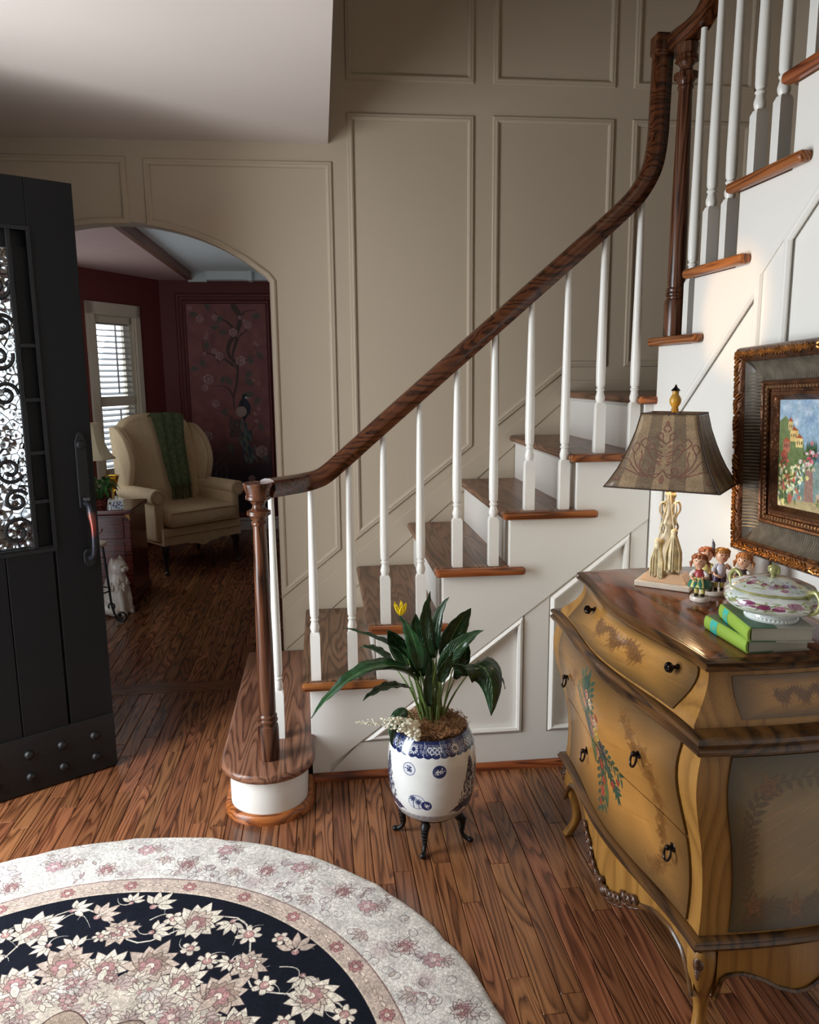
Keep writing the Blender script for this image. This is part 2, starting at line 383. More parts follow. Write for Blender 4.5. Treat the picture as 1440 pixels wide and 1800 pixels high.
# left wall with doorway (door stands open), rear and right shell
wl = MB(); T = .16
wl.box(XL - T, XL, -1.4, 1.40, 0, 5.3).box(XL - T, XL, 2.36, YW, 0, 5.3).box(XL - T, XL, 1.40, 2.36, 2.08, 5.3)
wall_left = struct(wl.build('wall_left', wall_paint, smooth=False))
tr = MB()
for a, b in ((1.31, 1.40), (2.36, 2.45)): tr.box(XL, XL + .018, a, b, 0, 2.17)
tr.box(XL, XL + .018, 1.31, 2.45, 2.08, 2.17)
struct(tr.build('trim_1', trim_paint, smooth=False, bevel=.003), 'white casing round the front doorway')
struct(MB().box(XL - T, 2.3, -1.5, -1.4, 0, 5.3).build('wall_rear', wall_paint, smooth=False))
struct(MB().box(2.1, 2.2, -1.4, YW, 0, 5.3).build('wall_stairwell', wall_paint, smooth=False))
cl = MB().box(XL - .1, .062, -1.4, YW, CZ, CZ + .34).build('ceiling', ceil_paint, smooth=False); struct(cl)
struct(MB().box(XL - .1, 2.2, -1.4, YW + .1, 5.3, 5.4).build('ceiling_upper', ceil_paint, smooth=False))

# ---- stair wall facing the room (under the first flight)
yb = YS + .018; X0 = NX(2) + .03
prof = [(X0, 0), (XR, 0), (XR, Z(7) - .03)]
top = []
for n in range(6, 1, -1):
    top += [(NX(n + 1) + .03, Z(n) - .028 + (0 if n == 6 else 0)), (NX(n) + .03, Z(n) - .028)]
poly = [(X0, 0), (XR, 0), (XR, Z(7) - .028), (NX(7) + .03, Z(7) - .028)] + top
wall_stair = struct(MB().prism([(x, yb, z) for x, z in poly], (0, .05, 0)).build('wall_stair', trim_paint, smooth=False))
def dl(x): return .143 + (x - .121) * (.873 - .143) / (1.089 - .121)
# proud stringer board with diagonal lower edge
sb = [(XR, dl(XR)), (XR, Z(7) - .028), (NX(7) + .03, Z(7) - .028)] + top + [(X0, .02), (.0, .02), (.121 - .12, dl(.001) if dl(.001) > .02 else .05)]
MB().prism([(x, YS, z) for x, z in sb], (0, .018, 0)).build('stringer_board', trim_paint, wall_stair, smooth=False, bevel=.0015)
fr = MB()
fr.prism([(0.0, YS + .004, .02), (XR, YS + .004, .02), (XR, YS + .004, .13), (.105, YS + .004, .13)], (0, .014, 0))
fr.prism([(.705, YS + .004, .13), (.795, YS + .004, .13), (.795, YS + .004, dl(.795)), (.705, YS + .004, dl(.705))], (0, .014, 0))
fr.prism([(1.09, YS + .004, .13), (XR, YS + .004, .13), (XR, YS + .004, dl(XR)), (1.09, YS + .004, dl(1.09))], (0, .014, 0))
fr.build('panel_stile', trim_paint, wall_stair, smooth=False, bevel=.001)
MP2 = [(-.012, -.014), (-.012, .004), (-.004, .008), (.003, .003), (.012, -.010), (.012, -.014)]
MPI = [(-a, c) for a, c in MP2]
def mould2(par, pts, nrm): return MB().sweep(pts, MP2, nrm, closed=True).build('panel_moulding', trim_paint, par, ang=25)
e = .012
mould2(wall_stair, [(.115 + 2.2 * e, yb - .016, .13 + e), (.705 - e, yb - .016, .13 + e), (.705 - e, yb - .016, dl(.705) - 1.6 * e)], (0, -1, 0))
mould2(wall_stair, [(.795 + e, yb - .016, .13 + e), (1.09 - e, yb - .016, .13 + e), (1.09 - e, yb - .016, dl(1.09) - 1.6 * e), (.795 + e, yb - .016, dl(.795) - 1.0 * e)], (0, -1, 0))
struct(MB().sweep([(.0 - .06, YS - .001, 0), (XR - .01, YS - .001, 0)], [(0, 0), (0, .026), (.006, .026), (.015, .018), (.018, 0)][::-1], (0, 0, 1)).build('baseboard_stair', oak_nose, ang=50), 'reddish oak shoe moulding along the stair wall')

# ---- right wall under the second flight (x = XR, facing left)
def TY(n): return 2.64 - .24 * (n - 8)
pr = [(YS + .04, 0), (YS + .04, Z(7)), (TY(8) - .03, Z(7))]
for n in range(8, 16): pr += [(TY(n) - .03, Z(n) - .028), (TY(n + 1) - .03, Z(n) - .028)]
pr += [(-1.4, Z(15) - .028), (-1.4, 0)]
wall_right = struct(MB().prism([(XR + .012, y, z) for y, z in pr], (.06, 0, 0)).build('wall_right', trim_paint, smooth=False))
def dr_(y): return 1.684 + (1.996 - y) * .79
sp = [(YS + .001, Z(7)), (TY(8) - .03, Z(7)), ]
for n in range(8, 15): sp += [(TY(n) - .03, Z(n) - .028), (TY(n + 1) - .03, Z(n) - .028)]
sp += [(TY(15) - .03, dr_(TY(15) - .03)), (YS + .001, dr_(YS))]
MB().prism([(XR, y, z) for y, z in sp], (.013, 0, 0)).build('stringer_board', trim_paint, wall_right, smooth=False, bevel=.0015)
st = MB()
for a, b in ((YS, 2.56), (1.995, 1.90), (1.22, 1.12)): st.prism([(XR + .004, a, .13), (XR + .004, b, .13), (XR + .004, b, dr_(b)), (XR + .004, a, dr_(a))], (.009, 0, 0))
st.prism([(XR + .004, YS, .02), (XR + .004, -1.3, .02), (XR + .004, -1.3, .13), (XR + .004, YS, .13)], (.009, 0, 0))
st.build('panel_stile', trim_paint, wall_right, smooth=False, bevel=.001)
for a, b in ((2.56, 1.995), (1.90, 1.22)):
    MB().sweep([(XR + .005, a - e, .13 + e), (XR + .005, a - e, dr_(a - e) - 1.3 * e), (XR + .005, b + e, dr_(b + e) - 1.3 * e), (XR + .005, b + e, .13 + e)], [(-a_, c) for a_, c in MP], (-1, 0, 0), closed=True).build('panel_moulding', trim_paint, wall_right, ang=25)

# ------------------------------------------------------------ STAIRCASE (one thing)
stair = thing('staircase', 'white painted staircase with oak treads and dark wood handrail turning up to the right', 'staircase')
def tread_box(mb, x0, x1, y0, y1, z, t=.028): return mb.box(x0, x1, y0, y1, z - t, z)
for n in range(2, 8):
    nx = NX(n); x1 = nx + .237 + .045 if n < 7 else 2.09
    t = MB(); tread_box(t, nx, x1, YS + (.0 if n < 7 else .0), YW - .008, Z(n)); tr_ = t.build('tread', oak_tread, stair, smooth=False, bevel=.010)
    L = {2: .30, 3: .29, 4: .32, 5: .34, 6: .26, 7: .07}[n]
    MB().box(nx + .001, nx + L, 2.598, YS + .002, Z(n) - .028, Z(n)).build('nosing_return', oak_nose, tr_, smooth=False, bevel=.011)
    MB().box(nx + .029, nx + .044, YS + .001, YW - .008, Z(n - 1) if n > 1 else 0, Z(n) - .028).build('riser', trim_paint, stair, smooth=False)
    MB().sweep([(nx + .03, YS + .05, Z(n) - .028), (nx + .03, YW - .01, Z(n) - .028)], [(0, 0), (-.014, 0), (-.012, -.006), (-.005, -.012), (0, -.014)], (0, 0, 1)).build('cove_moulding', trim_paint, stair)
# starting step with round end
def bull(r, cx, cy, xl, xr, yback, n=24):
    return [(xl, yback)] + [(cx + r * math.cos(PI + PI * i / n), cy + r * math.sin(PI + PI * i / n)) for i in range(n + 1)] + [(xr, yback)]
def ringz(pts, z): return [Vector((x, y, z)) for x, y in pts]
cxb, cyb = -.208, 2.50
s1 = MB(); R1 = .155; rr = [(R1 - .006, Z(1) - .030), (R1, Z(1) - .022), (R1 + .001, Z(1) - .014), (R1, Z(1) - .007), (R1 - .005, Z(1) - .001), (R1 - .010, Z(1))]
s1.loft([ringz(bull(r, cxb, cyb, cxb - r, cxb + r, YW - .01), z) for r, z in rr])
st1 = s1.build('tread', oak_tread, stair, ang=50); st1['label'] = 'long starting tread with rounded bullnose end'
db = MB(); db.loft([ringz(bull(r, cxb, cyb, cxb - r, cxb + r, YS + .02), z) for r, z in [(.128, 0), (.128, Z(1) - .03)]])
db.box(cxb - .128, cxb - .11, YS, YW - .01, 0, Z(1) - .03); db.build('riser', trim_paint, stair, ang=50)['label'] = 'curved white riser under the starting step'
sh = MB(); sh.sweep([Vector((x, y, 0)) for x, y in bull(.129, cxb, cyb, cxb - .129, cxb + .129, YS - .01)], [(0, 0), (0, .03), (.008, .03), (.017, .022), (.02, 0)], (0, 0, 1))
sh.sweep([(cxb - .129, YW - .01, 0), (cxb - .129, YS - .01, 0)], [(0, 0), (0, .03), (.008, .03), (.017, .022), (.02, 0)], (0, 0, 1))
sh.build('shoe_moulding', oak_nose, stair, ang=50)
# second flight
for n in range(8, 15):
    yn = TY(n); t = MB().box(XR + .001, 2.09, yn - .29, yn, Z(n) - .028, Z(n)).build('tread', oak_tread, stair, smooth=False, bevel=.010)
    MB().box(XR - .032, XR + .002, yn - .35, yn - .001, Z(n) - .028, Z(n)).build('nosing_return', oak_noseY, t, smooth=False, bevel=.011)
    MB().box(XR + .012, 2.09, yn - .045, yn - .03, Z(n - 1), Z(n) - .028).build('riser', trim_paint, stair, smooth=False)

def newel(x, y, z, h):
    b = MB(); 
    p = [(.034, 0), (.035, .01), (.035, .105), (.033, .118), (.028, .122), (.028, .128), (.033, .132), (.033, .138), (.029, .142), (.031, .146), (.031, .152), (.027, .158), (.028, .17),
         (.027, h * .45), (.021, h - .15), (.021, h - .135), (.0245, h - .13), (.0245, h - .124), (.021, h - .12), (.025, h - .112), (.030, h - .104), (.0375, h - .1), (.0375, h - .088), (.030, h - .085), (.020, h - .078), (.019, h - .068), (.027, h - .056)]
    b.lathe(p + [(.036, h - .052)], 28); o = b.build('newel_post', walnut, stair, ang=32); o.location = (x, y, z); return o
nw = newel(-.203, 2.475, Z(1), .925)
MB().lathe([(.036, 0), (.040, .003), (.040, .012), (.037, .015), (.038, .022), (.046, .044), (.047, .05), (.044, .054), (.036, .053), (.033, .0515), (.0, .0515)], 32).build('newel_cap', walnut, nw, loc=(0, 0, .873), ang=32)
nw2 = newel(1.172, 2.545, Z(8), .895)
MB().lathe([(.026, 0), (.034, .006), (.034, .016), (.030, .022), (.034, .05), (.0, .051)], 28).build('newel_cap', walnut, nw2, loc=(0, 0, .842))

def baluster(x, y, z, top, blk=.175):
    b = MB(); h = .0172
    b.loft([[Vector((sx * q, sy * q, zz)) for sx, sy in ((-1, -1), (1, -1), (1, 1), (-1, 1))] for q, zz in [(h, 0), (h, blk - .012), (h * .72, blk)]])
    q = blk - .001; H = top - z
    b.lathe([(.0115, q), (.0155, q + .010), (.0165, q + .019), (.0125, q + .034), (.0115, q + .040), (.0148, q + .043), (.0148, q + .047), (.0118, q + .050), (.0118, q + .054), (.0145, q + .057), (.0155, q + .064), (.0165, q + .12), (.0155, q + .2), (.0095, H)], 14)
    o = b.build('baluster', trim_paint, stair, ang=32); o.location = (x, y, z); return o
def railz(x): return 1.156 + (x - .065) * .834 - .033
def rz(x): 
    return lerpt([(-.25, 1.045), (-.06, 1.046), (.0, 1.065), (.065, 1.115), (1.035, 1.93), (1.09, 1.99), (1.2, 2.06)], x)
for x, n in [(-.174, 1), (-.042, 2), (.089, 2), (.208, 3), (.334, 3), (.463, 4), (.592, 4), (.718, 5), (.843, 5), (.966, 6), (1.089, 6)]:
    yb_ = 2.625 if n == 1 else 2.655
    baluster(x, yb_, Z(n), rz(x) + .01)
def rz2(y): return 2.43 + (2.50 - y) * .86 if y < 2.50 else 2.43
for y, n in [(2.452, 8), (2.35, 9), (2.24, 9), (2.11, 10), (2.0, 10), (1.87, 11), (1.76, 11), (1.63, 12), (1.52, 12)]:
    baluster(XR + .03, y, Z(n), rz2(y) - .02)
# handrail
RP = [(-.022, -.030), (-.024, -.018), (-.031, -.006), (-.031, .010), (-.024, .024), (-.010, .030), (.010, .030), (.024, .024), (.031, .010), (.031, -.006), (.024, -.018), (.022, -.030)]
yr = 2.652
path = crom([(-.175, 2.49, 1.083), (-.12, 2.58, 1.078), (-.06, 2.645, 1.079), (0, yr, 1.096), (.065, yr, 1.147), (.13, yr, 1.203), (.3, yr, 1.349), (.65, yr, 1.648), (.9, yr, 1.861), (1.02, yr, 1.966), (1.075, yr, 2.025), (1.115, yr, 2.10), (1.13, yr, 2.19), (1.133, yr, 2.30), (1.137, yr, 2.48)], 6)
def rail_mesh(path, prof, side0):
    rings = []
    for i, p in enumerate(path):
        t = (path[min(i + 1, len(path) - 1)] - path[max(i - 1, 0)]).normalized()
        s_ = side0[i] if isinstance(side0, list) else Vector(side0); s_ = (s_ - t * s_.dot(t)).normalized(); u_ = s_.cross(t)
        if u_.z < 0 and abs(t.z) < .9: u_ = -u_
        rings.append([p + s_ * a + u_ * b for a, b in prof])
    return MB().loft(rings)
sides = []
for i, p in enumerate(path):
    t = (path[min(i + 1, len(path) - 1)] - path[max(i - 1, 0)]); h = Vector((t.x, t.y, 0))
    sides.append(Vector((h.y, -h.x, 0)).normalized() if p.x < 0 else Vector((0, -1, 0)))
rings = []
for i, p in enumerate(path):
    t = (path[min(i + 1, len(path) - 1)] - path[max(i - 1, 0)]).normalized(); s_ = (sides[i] - t * sides[i].dot(t)).normalized(); u_ = s_.cross(t)
    rings.append([p + s_ * a + u_ * b for a, b in RP])
hr = MB().loft(rings).build('handrail', rail_wood, stair, ang=28)
p2 = crom([(1.168, 2.69, 2.478), (1.17, 2.60, 2.478), (1.175, 2.52, 2.475), (1.18, 2.45, 2.490), (XR + .03, 2.36, 2.555), (XR + .03, 2.2, 2.69), (XR + .03, 1.9, 2.95), (XR + .03, 1.4, 3.38)], 6)
rings = []
for i, p in enumerate(p2):
    t = (p2[min(i + 1, len(p2) - 1)] - p2[max(i - 1, 0)]).normalized(); s_ = Vector((-1, 0, 0)); s_ = (s_ - t * s_.dot(t)).normalized(); u_ = s_.cross(t)
    rings.append([p + s_ * a + u_ * b for a, b in RP])
hr2 = MB().loft(rings).build('handrail', oak('stained_rail_wood_y', 'Y', (24, 10, 5), (68, 35, 18), (96, 54, 30), .24, rnd=False), stair, ang=28)
MB().box(1.106, 1.20, 2.622, 2.684, 2.449, 2.508).build('gooseneck_cap', rail_wood, hr, smooth=False, bevel=.006)
# ------------------------------------------------------------ FRONT DOOR (open inwards)
HU = Vector((.8303, .5573, 0)); door = bpy.data.objects.new('door_1', None); COL.objects.link(door); door.location = (-.795, 2.834, 0); door.rotation_euler = (0, 0, math.atan2(.5573, .8303))
struct(door, 'open black front door with iron scrolls over glass, at the left edge')
# local: x along leaf (0 at free edge, -0.91 at hinge), y away from camera, z up; room face at y = 0
gx0, gx1, gz0, gz1 = -.765, -.15, .853, 1.905
D = MB(); t = .052; zb = .006
D.box(-.915, gx0, 0, t, zb, 2.063).box(gx1, 0, 0, t, zb, 2.063).box(gx0, gx1, 0, t, gz1, 2.063)
D.build('door_leaf', black_paint, door, smooth=False, bevel=.002)
bw = (gx1 - gx0) / 4
for i in range(-1, 5):
    a = max(gx0 + i * .152, -.91); b_ = min(gx0 + (i + 1) * .152, gx1 + .0)
    if b_ - a > .02: MB().box(a + .0012, b_ - .0012, .0, t, .2, gz0).build('board', black_paint, door, smooth=False, bevel=.003)
MB().box(-.915, .0, -.006, t - .001, zb, .212).build('kick_plate', black_iron, door, smooth=False, bevel=.002)
cl_ = MB(); cl_.sweep([(gx0, 0, gz0), (gx1, 0, gz0), (gx1, 0, gz1), (gx0, 0, gz1)], [(-.006, 0), (-.006, .004), (.006, .004), (.006, 0)], (0, -1, 0), closed=True); cl_.build('opening_trim', black_iron, door, smooth=False)
for x in (-.075, -.188, -.298, -.41, -.52, -.63, -.74, -.85):
    for z in (.062, .144):
        MB().lathe([(.0, .014), (.006, .0135), (.011, .011), (.0155, .006), (.017, .0)], 16, M=Matrix.Translation((x, -.006, z)) @ Matrix.Rotation(PI / 2, 4, 'X')).build('rivet', black_iron, door)
# hammered glass
gm, nt, n_, l_, b_ = newmat('hammered_glass')
b_.inputs['Transmission Weight'].default_value = 1; b_.inputs['Roughness'].default_value = .12; b_.inputs['IOR'].default_value = 1.45; b_.inputs['Base Color'].default_value = (.93, .97, .98, 1)
vo = n_.new('ShaderNodeTexVoronoi'); vo.inputs['Scale'].default_value = 38; l_.new(coords(nt), vo.inputs['Vector']); bump(nt, vo.outputs['Distance'], b_, 1.0, .02)
ins = MB()
for a_, b2 in ((gx0, gx0 + .046), (gx1 - .046, gx1)): ins.box(a_, b2, .022, .050, gz0, gz1)
ins.box(gx0, gx1, .022, .050, gz0, gz0 + .014).box(gx0, gx1, .022, .050, gz1 - .06, gz1)
ins.build('glazing_frame', black_paint, door, smooth=False, bevel=.003)
MB().box(gx0 + .04, gx1 - .04, .034, .040, gz0 + .010, gz1 - .05).build('hammered_glass', gm, door, smooth=False)['label'] = 'hammered clear glass'
gr = MB(); q = .007
for x in (-.208, -.707): gr.box(x - q, x + q, .004, .018, gz0, gz1)
for z in (1.537, 1.361, 1.185, 1.02):
    gr.box(-.208, gx1, .004, .016, z - q * .9, z + q * .9); gr.box(gx0, -.707, .004, .016, z - q * .9, z + q * .9)
gr.box(gx0, gx1, .004, .016, gz0, gz0 + .012)
gr.build('iron_grille', black_iron, door, smooth=False, bevel=.0015)
def spiral(cx, cz, r0, turns, a0, sgn, r1=.012, n=30):
    return [(cx + (r0 + (r1 - r0) * i / n) * math.cos(a0 + sgn * 2 * PI * turns * i / n), .011, cz + (r0 + (r1 - r0) * i / n) * math.sin(a0 + sgn * 2 * PI * turns * i / n)) for i in range(n + 1)]
for cx, cz, r, a0, sg in [(-.262, .925, .052, -.2, 1), (-.255, 1.03, .038, .5, 1), (-.268, 1.135, .045, -.5, -1), (-.258, 1.38, .04, 0, 1), (-.268, 1.50, .045, .3, -1), (-.25, 1.60, .036, .3, 1), (-.26, 1.72, .045, .3, -1)]:
    for mx in (0, 1):
        P = spiral(cx, cz, r, 1.35, a0, sg)
        if mx: P = [(-.915 - x, y, z) for x, y, z in P]
        MB().tube(P, [.0065] * 25 + [.007, .0075, .008, .008, .007, .004], 8).build('iron_scroll', black_iron, door)
for k in range(3):
    MB().tube(bez([(-.457 + (k - 1) * .07, .011, gz0), (-.457 + (k - 1) * .16, .011, 1.2), (-.457 - (k - 1) * .1, .011, 1.5), (-.457 + (k - 1) * .05, .011, gz1)], 20), .0065, 8).build('iron_bar', black_iron, door)
# handle set
hb = MB(); esc = [(-.060, .985), (-.022, .985), (-.022, 1.215), (-.027, 1.232), (-.033, 1.246), (-.041, 1.25), (-.049, 1.246), (-.055, 1.232), (-.060, 1.215)]
hb.prism([(x, -.010, z) for x, z in esc], (0, .0098, 0)); hs = hb.build('handle_plate', black_iron, door, smooth=False, bevel=.003)
MB().lathe([(.0, .012), (.012, .011), (.015, .006), (.016, 0)], 20, M=Matrix.Translation((-.041, -.010, 1.205)) @ Matrix.Rotation(PI / 2, 4, 'X')).build('deadbolt', black_iron, hs)
MB().prism([(-.047, -.034, 1.012), (-.035, -.034, 1.012), (-.032, -.038, 1.022), (-.05, -.038, 1.022)], (0, .024, 0)).build('thumb_latch', simple('dull_steel', srgb(130, 130, 132), .3, metal=.9), hs, smooth=False)
hm, nt, n_, l_, b_ = newmat('worn_handle_bronze'); zc = n_.new('ShaderNodeSeparateXYZ'); l_.new(n_.new('ShaderNodeTexCoord').outputs['Object'], zc.inputs[0])
l_.new(ramp(nt, math_(nt, 'ADD', zc.outputs[2], math_(nt, 'MULTIPLY', noise(nt, coords(nt), 60), .03)), [(.90, srgb(40, 42, 48)), (.935, srgb(120, 52, 42)), (.97, srgb(110, 60, 50)), (.995, srgb(40, 42, 48))]), b_.inputs['Base Color']); b_.inputs['Metallic'].default_value = .6; b_.inputs['Roughness'].default_value = .35
MB().tube(crom([(-.041, -.008, 1.0), (-.040, -.035, .998), (-.039, -.055, .972), (-.038, -.064, .93), (-.038, -.062, .87), (-.038, -.048, .825), (-.039, -.030, .808), (-.039, -.008, .806)], 5),
          [.009] * 6 + [.010, .011, .012, .013, .0135, .0135, .013, .012, .011, .010, .0095, .009, .009, .009] + [.009] * 16, 12).build('pull_handle', hm, door)['label'] = 'curved pull handle worn coppery at the top'
MB().prism([(-.060, -.010, .79), (-.050, -.010, .775), (-.030, -.010, .775), (-.022, -.010, .79), (-.022, -.010, .825), (-.030, -.010, .838), (-.050, -.010, .838), (-.060, -.010, .825)], (0, .0098, 0)).build('handle_foot', black_iron, door, smooth=False, bevel=.003)

# ------------------------------------------------------------ RUG
def paint_rug():
    N = 2048; P = Paint(N, N, (212, 207, 200)); c = N / 2; S = N / 2 / .985; R = random.Random(11); random.seed(11)
    ink = (112, 98, 104); out = (92, 76, 74); ivory = (216, 206, 190); iv2 = (190, 172, 158); tan = (158, 138, 124); rose = (166, 126, 124)
    def toxy(r, a): return (c + r * S * math.cos(a), c + r * S * math.sin(a))
    def palmette(x, y, r, a, cols=(ivory, iv2), n=9, span=5.2, al=1.0):
        for L, w_, cc in ((1.0, .46, cols[0]), (.62, .34, cols[1])):
            for k in range(n):
                b = a - span / 2 + span * k / (n - 1) ; q = r * L * (1 - .28 * abs(2 * k / (n - 1) - 1)) * R.uniform(.88, 1.1)
                P.leaf(x, y, q, r * w_, b, cc, al, out, 1.6, R.uniform(-.25, .25))
        P.flower(x, y, r * .34, 6, rose, (222, 204, 190), out, 1.4, al, a, .05)
        P.leaf(x, y, r * .7, r * .3, a + PI, cols[0], al, out, 1.4)
    def spray(x, y, r, a, cc, al=1.0):
        for k in range(5):
            b = a + (k - 2) * .5; P.leaf(x + r * .2 * math.cos(b), y + r * .2 * math.sin(b), r * (1 - .12 * abs(k - 2)), r * .36, b, cc, al, out, 1.4, (k - 2) * .15)
        P.disc(x, y, r * .16, rose, al)
    # ivory border
    for k in range(240):
        x, y = toxy(R.uniform(.785, .96), R.uniform(0, 6.28)); P.disc(x, y, R.uniform(16, 46), R.choice([(196, 184, 180), (190, 166, 164), (202, 196, 190), (184, 176, 174), (222, 218, 212)]), .55, .8)
    for k in range(420):
        a = R.uniform(0, 2 * PI); r = R.uniform(.785, .965) * S; x, y = c + r * math.cos(a), c + r * math.sin(a); b = R.uniform(0, 6.28); s = R.choice((-1, 1))
        pts = [(x + (26 - t * 1.6) * math.cos(b + s * t * .45) + t * 2.5 * math.cos(b), y + (26 - t * 1.6) * math.sin(b + s * t * .45) + t * 2.5 * math.sin(b)) for t in range(11)]; P.line(pts, 2.0, ink, .6)
        if k % 2: P.leaf(x, y, R.uniform(16, 30), R.uniform(7, 13), b, R.choice([(178, 156, 150), (200, 186, 178), (164, 142, 140), (190, 176, 160)]), .8, ink, 1.4, .7)
    for k in range(66):
        a = 2 * PI * k / 66 + R.uniform(-.02, .02); x, y = toxy(.875 + .05 * math.sin(k * 2.3), a)
        if k % 3 == 0: palmette(x, y, 44, a, ((206, 190, 184), (184, 142, 144)), 9, 5.0, .8)
        elif k % 3 == 1: P.flower(x, y, 28, 7, (190, 146, 148), (214, 196, 190), ink, 1.6, .8, a, .08, .6); spray(x + 20, y + 14, 30, a + 1, (196, 178, 170), .8)
        else: spray(x, y, 36, a + PI, (190, 172, 164), .8)
    def ring(r, wd, col, al=1): P.line([(c + r * S * math.cos(t * PI / 180), c + r * S * math.sin(t * PI / 180)) for t in range(0, 361, 2)], wd * S, col, al)
    ring(.742, .052, (190, 172, 160))
    for k in range(110):
        a = 2 * PI * k / 110; x, y = toxy(.742, a)
        if k % 4 == 0: P.flower(x, y, 20, 7, (168, 116, 116), (206, 186, 174), (104, 74, 76), 1.4, .9, a, .08, .65)
        else:
            for s in (-1, 1): P.leaf(x, y, 24, 10, a + s * R.uniform(.8, 1.6), (212, 200, 184), .9, (124, 98, 92), 1.2, s)
    ring(.771, .0045, (140, 116, 110)); ring(.7145, .006, (206, 190, 172))
    P.disc(c, c, .712 * S, (21, 24, 34))
    K = 9
    for k in range(K):
        a0 = 2 * PI * k / K; w_ = 2 * PI / K
        P.line([toxy(.59 + .075 * math.sin(t * PI / 6), a0 + t * w_ / 12) for t in range(13)], 5, ivory, .95)
        for s, rr0, aa in ((1, .62, .12), (-1, .545, .34), (1, .60, .52)):
            P.line([toxy(rr0 + s * .012 * t * math.cos(t * .25), a0 + aa + .018 * t) for t in range(9)], 4.5, ivory, .9, True)
        x, y = toxy(.61, a0 + .03); palmette(x, y, 84, a0 + R.choice((0, 1.2, -1.0)), n=11)
        x, y = toxy(.555, a0 + .40); palmette(x, y, 64, a0 + 2.4, (iv2, ivory))
        for da, rr, sz in ((.17, .655, 38), (.28, .625, 46), (.50, .655, 48), (.23, .50, 40), (.56, .545, 40), (.10, .53, 34), (.40, .672, 32), (.62, .62, 36), (.33, .545, 30)):
            x, y = toxy(rr + R.uniform(-.01, .01), a0 + da)
            if R.random() < .4: P.flower(x, y, sz * .8, R.choice([5, 6, 7]), ivory, (186, 142, 136), out, 1.8, 1, R.uniform(0, 3), .07, .5)
            else: spray(x, y, sz * 1.3, R.uniform(0, 6.28), R.choice([ivory, ivory, iv2]))
            b = R.uniform(0, 6.28); P.line([(x + t * 7 * math.cos(b + t * .2), y + t * 7 * math.sin(b + t * .2)) for t in range(8)], 4, ivory, .95, True)
    pts = []
    for i in range(360):
        t = i * PI / 180; r = (.405 + .04 * abs(math.sin(7 * t)) + .02 * math.sin(17 * t + 1) + R.uniform(-.008, .008)) * S; pts.append((c + r * math.cos(t), c + r * math.sin(t)))
    P.poly(pts, (196, 184, 170))
    for k in range(26):
        a = 2 * PI * k / 26; x, y = toxy(.425 + .02 * (k % 2), a); palmette(x, y, 74 + 16 * (k % 2), a, (iv2, tan) if k % 2 else (ivory, iv2), 9, 4.6)
    for k in range(170):
        x, y = toxy(R.uniform(.27, .40), R.uniform(0, 6.28)); (spray(x, y, R.uniform(26, 44), R.uniform(0, 6.28), R.choice([ivory, (206, 198, 190), (180, 160, 154)]), .85) if k % 3 else P.flower(x, y, R.uniform(18, 30), 7, R.choice([ivory, rose, (176, 136, 134)]), (204, 186, 176), out, 1.5, .85, 0, .08, .55))
    pts = [(c + (.275 + .025 * math.sin(10 * t * PI / 90)) * S * math.cos(t * PI / 90), c + (.275 + .025 * math.sin(10 * t * PI / 90)) * S * math.sin(t * PI / 90)) for t in range(180)]
    P.poly(pts, (160, 142, 126)); P.line(pts + pts[:1], 4, (96, 76, 72))
    for k in range(90):
        x, y = toxy(R.uniform(0, .25), R.uniform(0, 6.28)); spray(x, y, R.uniform(30, 60), R.uniform(0, 6.28), R.choice([ivory, iv2, tan, (176, 132, 128)]), .85)
    P.noise(.14, 2); P.noise(.12, 5); P.noise(.08, 30); return P.image('rug_print')
rugm = painted('rug_wool', paint_rug(), .95, .6, 420)
rugm.node_tree.nodes['Principled BSDF'].inputs['Specular IOR Level'].default_value = .1
rg = MB(); R_ = .985; rings = []
NR = 128
def rr_(a): return R_ + .0025 * math.sin(31 * a) + .002 * math.sin(53 * a + 1)
vs = [(0, 0, .011)]; uv = [(.5, .5)]
for r, z in [(.5, .011), (.90, .011), (.985, .0105), (.995, .008), (1.0, .004), (.998, .0005)]:
    for j in range(NR):
        a = 2 * PI * j / NR; q = rr_(a) * r; vs.append((q * math.cos(a), q * math.sin(a), z)); uv.append((.5 + q / R_ / 2 * math.cos(a), .5 + q / R_ / 2 * math.sin(a)))
fs = [(0, 1 + j, 1 + (j + 1) % NR) for j in range(NR)] + [(1 + i * NR + j, 1 + (i + 1) * NR + j, 1 + (i + 1) * NR + (j + 1) % NR, 1 + i * NR + (j + 1) % NR) for i in range(5) for j in range(NR)]
rg.add(vs, fs, uv); rug = rg.build('round_rug', rugm, ang=60, loc=(-.605, 1.34, .0005)); rug.rotation_euler = (0, 0, .5)
tag(rug, 'round wool rug with dark navy floral ring and ivory border lying on the oak floor', 'rug')

# ------------------------------------------------------------ BOMBE DRESSER
DR = thing('dresser', 'bowed antique-gold painted dresser with floral decoration and cabriole legs against the right wall', 'dresser', (.936, 1.79, 0), 1.8)
DX = .186
def bow(y, L): return .034 * max(0, math.cos(PI * y / (2 * L))) ** 2.2 if abs(y) < L else 0
def outline(Lh, xf, nf=28, ns=10, sb_=.012, back=DX - .004):
    """plan outline, from back far corner along the far side, the front, the near side"""
    P = [(back, Lh)]
    for i in range(1, ns): s = i / ns; P.append((back + (-xf - back) * s, Lh + sb_ * math.sin(PI * s)))
    for i in range(nf + 1): y = Lh - 2 * Lh * i / nf; P.append((-xf - bow(y, Lh), y))
    for i in range(1, ns): s = 1 - i / ns; P.append((back + (-xf - back) * s, -Lh - sb_ * math.sin(PI * s)))
    P.append((back, -Lh)); return P
def orings(tab): return [[Vector((x, y, z)) for x, y in outline(Lh, xf)] for z, Lh, xf in tab]
